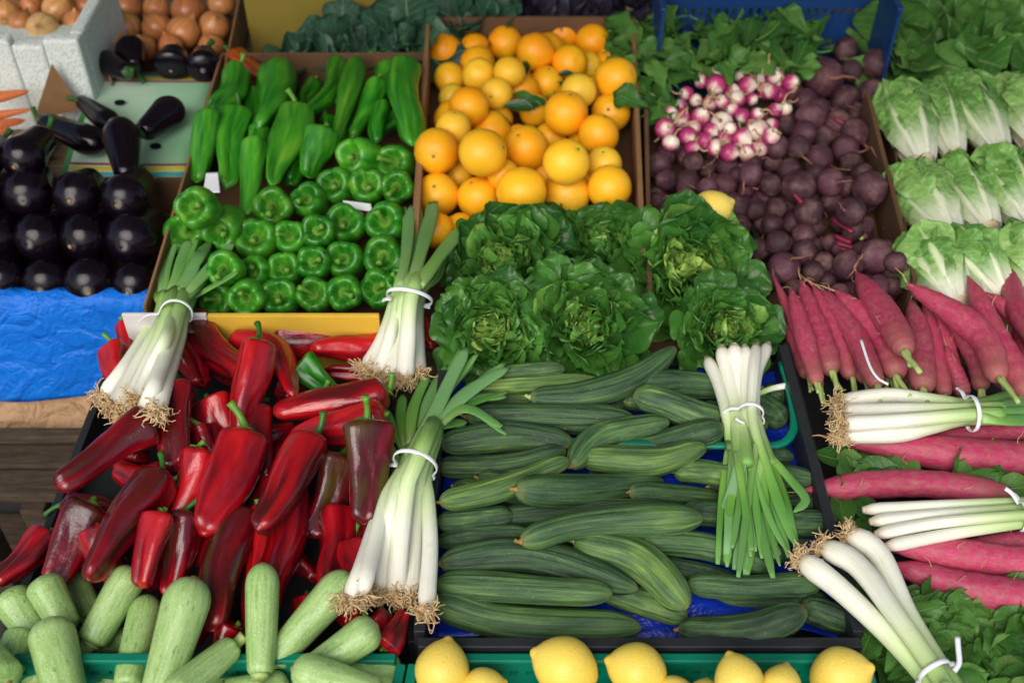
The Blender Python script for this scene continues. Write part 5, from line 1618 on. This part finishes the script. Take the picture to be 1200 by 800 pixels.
# --- cucumbers
CU = [([(520, 520), (680, 526)], 30, .2), ([(680, 600), (830, 604)], 30, .25), ([(540, 620), (700, 628)], 30, .15), ([(530, 690), (700, 700)], 30, .2), ([(700, 510), (840, 520)], 30, .1), ([(830, 570), (940, 572)], 28, .15), ([(820, 480), (900, 500)], 28, .2), ([(600, 455), (760, 460)], 28, .15), ([(840, 700), (970, 705)], 30, .2), ([(530, 570), (660, 590)], 28, .3), ([(680, 640), (800, 650)], 30, .3), ([(860, 620), (950, 630)], 28, .2),
      ([(560, 500), (640, 505)], 28, .1), ([(540, 660), (640, 662)], 30, .2), ([(770, 660), (872, 684)], 28, .15), ([(690, 560), (790, 545)], 28, .15), ([(640, 470), (740, 476)], 30, .2), ([(800, 600), (880, 605)], 30, .15), ([(560, 560), (660, 575)], 28, .25), ([(830, 640), (930, 650)], 30, .2),
      ([(765, 478), (830, 500)], 26, .3), ([(732, 470), (760, 474)], 22, .45), ([(566, 442), (662, 432)], 25, .35), ([(545, 456), (700, 444)], 21, .72), ([(535, 466), (632, 467)], 18, .6),
      ([(740, 450), (860, 454)], 36, .2), ([(545, 488), (745, 492)], 36, .25), ([(620, 466), (690, 461), (745, 443), (792, 408)], 36, .22), ([(845, 494), (742, 462)], 36, .32), ([(880, 470), (922, 494)], 36, .1), ([(895, 456), (918, 470)], 30, .1), ([(855, 526), (930, 536)], 28, .1),
      ([(515, 520), (600, 510), (672, 520)], 36, .25), ([(860, 552), (958, 562)], 28, .15), ([(512, 548), (600, 545), (664, 528)], 32, .2), ([(735, 530), (850, 502)], 36, .25),
      ([(668, 548), (705, 512), (784, 494)], 32, .42), ([(514, 588), (590, 570), (668, 540)], 30, .68), ([(680, 538), (760, 540), (828, 524)], 36, .62), ([(790, 552), (870, 556)], 32, .6), ([(604, 574), (690, 574), (778, 566)], 38, .2),
      ([(512, 612), (602, 604)], 28, .25), ([(737, 576), (850, 584)], 28, .25), ([(900, 590), (988, 590)], 32, .15), ([(915, 614), (980, 612)], 34, .2), ([(512, 634), (622, 624)], 30, .3), ([(582, 606), (690, 598), (790, 596)], 30, .22), ([(515, 660), (620, 652), (748, 690)], 42, .22), ([(750, 634), (830, 640), (905, 668)], 38, .35),
      ([(610, 636), (690, 612), (825, 608)], 38, .45), ([(805, 684), (880, 688), (962, 684)], 32, .2), ([(940, 712), (1000, 730)], 38, .15), ([(705, 690), (806, 722)], 36, .62), ([(510, 684), (610, 690), (718, 694)], 42, .42), ([(506, 706), (600, 730), (752, 736)], 44, .45), ([(672, 634), (752, 656), (806, 712)], 46, .48),
      ([(795, 738), (880, 738), (946, 716)], 46, .25)]
for p, w, t in CU:
    cucumber(p, w, t)
write_labels('cuc', 'cucumber', 'cucumber', 'cucumbers in the black crate', 'the cucumber crate')

# --- zucchini
ZU = [([(95, 752), (205, 748)], 34, .2), ([(20, 770), (60, 800)], 44, .3), ([(5, 790), (30, 740)], 44, .35), ([(250, 800), (300, 806)], 40, .3), ([(120, 800), (160, 780)], 40, .3), ([(420, 806), (380, 800)], 44, .35), ([(-20, 760), (10, 800)], 44, .3), ([(240, 830), (180, 835)], 40, .3), ([(30, 840), (110, 845)], 44, .3), ([(300, 840), (400, 845)], 44, .3),
      ([(112, 725), (82, 676)], 38, .3), ([(45, 748), (8, 692)], 46, .4), ([(80, 738), (48, 676)], 42, .4), ([(82, 830), (56, 726)], 54, .6), ([(148, 806), (174, 698)], 42, .45), ([(106, 754), (158, 664)], 43, .55), ([(178, 840), (228, 676)], 58, .65), ([(274, 756), (195, 822)], 42, .6), ([(305, 792), (308, 660)], 40, .5),
      ([(318, 776), (412, 672)], 44, .55), ([(366, 784), (442, 732)], 44, .5), ([(446, 812), (342, 782)], 46, .6), ([(408, 788), (470, 784)], 42, .55), ([(262, 806), (338, 800)], 32, .45)]
for p, w, t in ZU:
    zucchini(p, w, t)
write_labels('zuc', 'zucchini', 'zucchini', 'pale zucchini in the green crate', 'the zucchini crate')

# --- lemons
for x, y, w, ax, t in [(480, 850, 60, (1, .2, .2), .4), (555, 850, 60, (.4, 1, .2), .4), (640, 850, 60, (1, .4, .2), .3), (720, 850, 62, (1, -.2, .2), .3), (800, 846, 60, (.2, 1, .3), .4), (880, 850, 60, (1, .2, 0), .4), (960, 850, 60, (1, 0, .3), .3), (1030, 850, 50, (0, 1, .3), .4),
                       (566, 806, 46, (1, .3, 0), .35), (612, 808, 42, (.3, 1, .2), .4), (790, 812, 40, (1, .3, 0), .45), (826, 820, 44, (.2, 1, 0), .4), (900, 815, 42, (1, .3, 0), .8), (915, 804, 46, (.4, 1, .3), .35),
                       (518, 785, 60, (.2, .9, .5), .25), (662, 780, 66, (-1, .35, .25), .2), (746, 784, 60, (-1, .25, .2), .2), (866, 797, 54, (-.35, 1, .5), .3), (985, 790, 62, (1, -.1, .7), .3)]:
    lemon(x, y, w, ax, t, -.085 if y > 830 else -.03 if w > 50 else -.05, 0, 'lemon', 'pale yellow' if t < .35 else 'greenish yellow' if t > .6 else 'deeper yellow')
write_labels('lemon', 'lemon', 'lemon', 'lemons in the green crate', 'the lemon crate')

# --- long radishes: leaves below, lower row, upper row
sp = []
for i in range(120):
    x, y = r_.uniform(1005, 1230), r_.uniform(690, 830)
    if x < 1040 and y > 765: continue
    sp.append((x, y))
sp += [(r_.uniform(975, 1150), r_.uniform(530, 560)) for _ in range(14)] + [(r_.uniform(1120, 1210), r_.uniform(545, 580)) for _ in range(8)] + [(r_.uniform(985, 1030), r_.uniform(590, 640)) for _ in range(6)]
sp.sort(key=lambda p: p[1])
foliage('radish_leaves', 'green leafy tops of the long radishes filling the front right corner', 'radish leaves', sp, 'greens', 54, 15, -.05, 'oval', None, .04, .36, 8)
for p, w, t in [([(1240, 632), (1120, 640)], 30, .5), ([(1060, 640), (1012, 628)], 26, .75), ([(1250, 712), (1140, 690), (1040, 660)], 50, .3), ([(1260, 668), (1150, 652), (1035, 640)], 46, .2), ([(1240, 500), (1060, 516)], 26, .3), ([(1186, 582), (1070, 566), (940, 574)], 44, .25), ([(1260, 536), (1120, 532), (966, 511)], 46, .2)]:
    long_radish(p, w, t, 0, -.05, 'lradl')
write_labels('lradl', 'radish', 'radish', 'long pink radishes lying sideways in front', 'the lower radish group')
for p, w, t in [([(945, 440), (916, 360)], 22, .6), ([(1015, 446), (985, 360)], 26, .5), ([(1068, 450), (1046, 372)], 26, .5), ([(1120, 440), (1096, 362)], 24, .35), ([(1210, 440), (1192, 372)], 28, .4), ([(1176, 452), (1150, 380)], 26, .6), ([(1040, 440), (1020, 370)], 30, .6), ([(1130, 464), (1108, 405)], 24, .45), ([(1095, 440), (1090, 380)], 26, .7), ([(1185, 440), (1165, 380)], 26, .5), ([(962, 452), (906, 322)], 18, .55), ([(958, 448), (926, 336)], 26, .4), ([(998, 442), (952, 332)], 28, .3), ([(1108, 462), (1082, 346)], 24, .2), ([(974, 436), (938, 328)], 36, .3),
                ([(1028, 452), (1000, 390), (962, 338)], 34, .45), ([(1082, 456), (1078, 400), (1066, 350)], 36, .75), ([(1052, 440), (1030, 390), (978, 340)], 38, .25), ([(1150, 456), (1144, 420), (1100, 352)], 30, .6), ([(1062, 412), (1038, 370), (1002, 318)], 40, .35), ([(1170, 444), (1146, 388), (1060, 332)], 36, .35),
                ([(1225, 420), (1200, 380), (1155, 342)], 30, .3), ([(1205, 462), (1170, 400), (1134, 324)], 40, .25), ([(1215, 400), (1192, 360), (1182, 312)], 34, .25)]:
    long_radish(p, w, t, 0, -.05, 'lradu')
write_labels('lradu', 'radish', 'radish', 'long pink radishes standing in a row', 'the upper radish group')

# --- spring onion bunches, laid over everything
bunch('spring onion bunch on the left edge of the red peppers, roots down, white tie',
      [([(122, 464), (150, 426), (172, 392), (187, 372), (194, 344)], 19), ([(133, 478), (158, 432), (180, 394), (191, 373), (200, 344)], 18), ([(184, 484), (200, 430), (210, 395), (213, 376), (224, 346)], 19), ([(148, 486), (171, 432), (188, 395), (196, 373), (206, 342)], 20), ([(168, 488), (188, 432), (201, 396), (207, 375), (217, 342)], 20), ([(160, 470), (180, 425), (196, 392), (202, 372), (212, 340)], 19)],
      [([(188, 356), (182, 335), (190, 320)], 13, .1), ([(222, 350), (250, 335), (279, 318)], 10, .1), ([(212, 356), (238, 328), (258, 304)], 14, .2), ([(192, 350), (191, 318), (196, 282)], 15, .7), ([(204, 350), (225, 320), (232, 294)], 14, .6), ([(200, 346), (209, 318), (221, 281)], 16, .3), ([(216, 348), (244, 316), (273, 284)], 17, .5), ([(208, 346), (224, 316), (245, 283)], 17, .4), ([(210, 350), (216, 322), (212, 300)], 12, .3)],
      (198, 375), tail=None, base=-.03)
bunch('spring onion bunch lying between green peppers and lettuces, thick tan roots',
      [([(428, 434), (448, 398), (462, 357), (472, 322)], 18), ([(443, 440), (456, 400), (467, 356), (477, 320)], 18), ([(489, 440), (488, 400), (489, 354), (500, 322)], 21), ([(458, 444), (467, 400), (473, 355), (482, 318)], 19), ([(474, 445), (478, 400), (481, 354), (491, 318)], 22)],
      [([(466, 338), (468, 320), (471, 300)], 12, .1), ([(496, 340), (510, 322), (514, 298)], 15, .4), ([(470, 335), (477, 290), (482, 240)], 14, .6), ([(476, 330), (485, 290), (493, 243)], 12, .3), ([(490, 335), (512, 304), (540, 268)], 20, .3), ([(484, 330), (495, 290), (510, 236)], 18, .5)],
      (475, 355), tail=None, base=-.02)
bunch('long spring onion bunch between red peppers and cucumbers, roots towards the zucchini',
      [([(408, 704), (424, 662), (444, 602), (466, 556), (488, 512)], 19), ([(424, 696), (438, 640), (454, 580), (470, 554), (494, 508)], 20), ([(499, 716), (504, 640), (501, 585), (498, 556), (512, 505)], 21), ([(444, 694), (453, 632), (466, 572), (478, 550), (502, 502)], 22), ([(482, 702), (486, 630), (490, 575), (492, 552), (512, 500)], 22), ([(463, 698), (470, 624), (478, 568), (485, 550), (508, 496)], 24)],
      [([(468, 545), (446, 512), (412, 484)], 17, .0), ([(475, 522), (470, 490), (472, 462)], 14, .0), ([(480, 520), (484, 480), (500, 440)], 15, .1), ([(500, 505), (525, 496), (547, 494)], 17, .1), ([(476, 530), (462, 505), (452, 480)], 13, .0), ([(486, 512), (504, 465), (528, 430)], 15, .6), ([(512, 500), (545, 478), (588, 500)], 15, .3), ([(510, 498), (545, 470), (592, 463)], 18, .5), ([(492, 508), (528, 452), (555, 420)], 16, .8), ([(498, 510), (545, 462), (596, 430)], 19, .7), ([(478, 535), (506, 490), (530, 440), (547, 407)], 19, .7)],
      (482, 554), tail=None, base=-.02)
bunch('spring onion bunch upside down on the cucumbers, bulbs towards the lettuces',
      [([(829, 420), (842, 450), (852, 490), (858, 535)], 15), ([(928, 451), (905, 455), (884, 463)], 8), ([(900, 403), (886, 440), (886, 490), (905, 545)], 15), ([(873, 406), (874, 450), (876, 490), (888, 545)], 16), ([(886, 404), (882, 450), (882, 490), (896, 545)], 14), ([(845, 407), (856, 450), (862, 490), (866, 545)], 18), ([(860, 404), (866, 450), (869, 490), (876, 545)], 18)],
      [([(866, 527), (855, 601), (852, 664)], 12, 0), ([(856, 525), (870, 578), (880, 652)], 12, 0.6), ([(884, 526), (888, 576), (900, 652)], 10, 0.3), ([(894, 531), (881, 592), (872, 672)], 12, 0.3), ([(891, 535), (897, 585), (899, 650)], 11, 0.1), ([(852, 526), (845, 594), (841, 661)], 9, 0), ([(860, 520), (887, 599), (913, 650)], 14, 0.2), ([(880, 528), (873, 603), (860, 667)], 11, 0.6), ([(867, 513), (894, 594), (914, 663)], 11, 0.2), ([(872, 515), (864, 560), (848, 606)], 18, .9), ([(863, 527), (873, 590), (881, 645)], 11, 0), ([(895, 517), (919, 581), (934, 639)], 11, 0), ([(874, 526), (901, 604), (923, 647)], 9, 0.2), ([(877, 525), (887, 603), (893, 654)], 10, 0.1), ([(853, 518), (885, 594), (906, 677)], 13, 0.2), ([(859, 516), (855, 597), (851, 658)], 12, 0.6), ([(887, 514), (878, 579), (865, 676)], 10, 0.3), ([(898, 524), (903, 594), (908, 654)], 12, 0.6), ([(901, 533), (888, 601), (874, 674)], 14, 0.1), ([(888, 514), (916, 599), (934, 641)], 14, 0.1), ([(870, 530), (877, 601), (886, 646)], 9, 0.6), ([(881, 519), (906, 586), (925, 653)], 11, 0.2), ([(873, 526), (867, 584), (858, 642)], 9, 0.2), ([(898, 530), (925, 560), (944, 585), (930, 600)], 13, .2)],
      (870, 494), tail=[(872, 495), (867, 493), (862, 490)], base=-.02, roots=False)
bunch('thick white spring onion bunch lying across the long radishes, roots to the left',
      [([(982, 472), (1040, 463), (1100, 470), (1130, 474), (1170, 470)], 20), ([(984, 508), (1050, 509), (1090, 500), (1130, 490), (1180, 490)], 22), ([(984, 484), (1060, 481), (1130, 480), (1175, 478)], 22), ([(986, 497), (1050, 493), (1130, 486), (1175, 484)], 20)],
      [([(1140, 474), (1180, 464), (1222, 448)], 17, .5), ([(1145, 478), (1180, 474), (1225, 466)], 17, .6), ([(1150, 490), (1190, 492), (1225, 490)], 20, .2), ([(1145, 484), (1190, 482), (1225, 478)], 18, .4), ([(1150, 480), (1185, 472), (1220, 458)], 14, .8)],
      (1131, 482), tail=None, base=-.01)
bunch('thin white spring onion bunch lying level above the lowest long radishes',
      [([(1012, 597), (1100, 592), (1195, 588), (1240, 586)], 15), ([(1020, 611), (1100, 603), (1195, 596), (1240, 594)], 16), ([(1038, 640), (1110, 626), (1200, 612), (1240, 606)], 16), ([(1026, 626), (1100, 612), (1200, 603), (1240, 600)], 16)],
      [([(1215, 590), (1260, 588)], 14, .3), ([(1215, 600), (1260, 602)], 14, .3)],
      (1193, 598), tail=[(1194, 590), (1186, 578), (1178, 572)], base=.0, roots=False)
bunch('three fat spring onions tied together in the front right corner, roots up',
      [([(992, 624), (1030, 650), (1064, 720), (1108, 790), (1140, 832)], 27), ([(938, 654), (985, 690), (1045, 748), (1090, 800), (1118, 840)], 28), ([(962, 640), (1006, 664), (1055, 728), (1100, 792), (1130, 836)], 28)],
      [([(1105, 800), (1140, 850)], 20, .2), ([(1095, 805), (1120, 850)], 20, .3)],
      (1097, 787), tail=[(1118, 786), (1124, 776), (1123, 760), (1122, 746)], base=.0, rootlen=.018)
cl = Geo(); w = P([1009, 1016, 1022, 1030, 1041], [398, 420, 434, 444, 450], .055)
cl.tube(spline(w, 16), .0022, 6, None, .6)
tag(obj('white_cord', cl, M['tie']), 'short white plastic cord curling over the upper long radishes', 'cord')

# ------------------------------------------------------------------ labels count only what can be seen from the front of the stall
from mathutils.bvhtree import BVHTree
vs, fs, own = [], [], []
base = 0
for k, (o, v, f) in enumerate(REG):
    vs.append(v)
    fs.extend([[i + base for i in q] for q in f]); own.extend([k] * len(f)); base += len(v)
tree = BVHTree.FromPolygons(np.vstack(vs).tolist(), fs)
tops = []
for o, v, f in REG:
    while o.parent is not None:
        o = o.parent
    tops.append(o.name)
seen = {}
origin = Vector(CAM)
for yy in range(1, 800, 3):
    for xx in range(1, 1200, 3):
        d = FWD + (xx - 600) / FPX * np.array([1.0, 0, 0]) - (yy - 400) / FPX * UPV
        loc, nrm_, idx, dist_ = tree.ray_cast(origin, Vector(d))
        if idx is None:
            continue
        nm = tops[own[idx]]
        a = seen.get(nm, (0, 0, 0))
        seen[nm] = (a[0] + 1, a[1] + xx, a[2] + yy)
for a in LATER:
    label_rows(*a, seen)
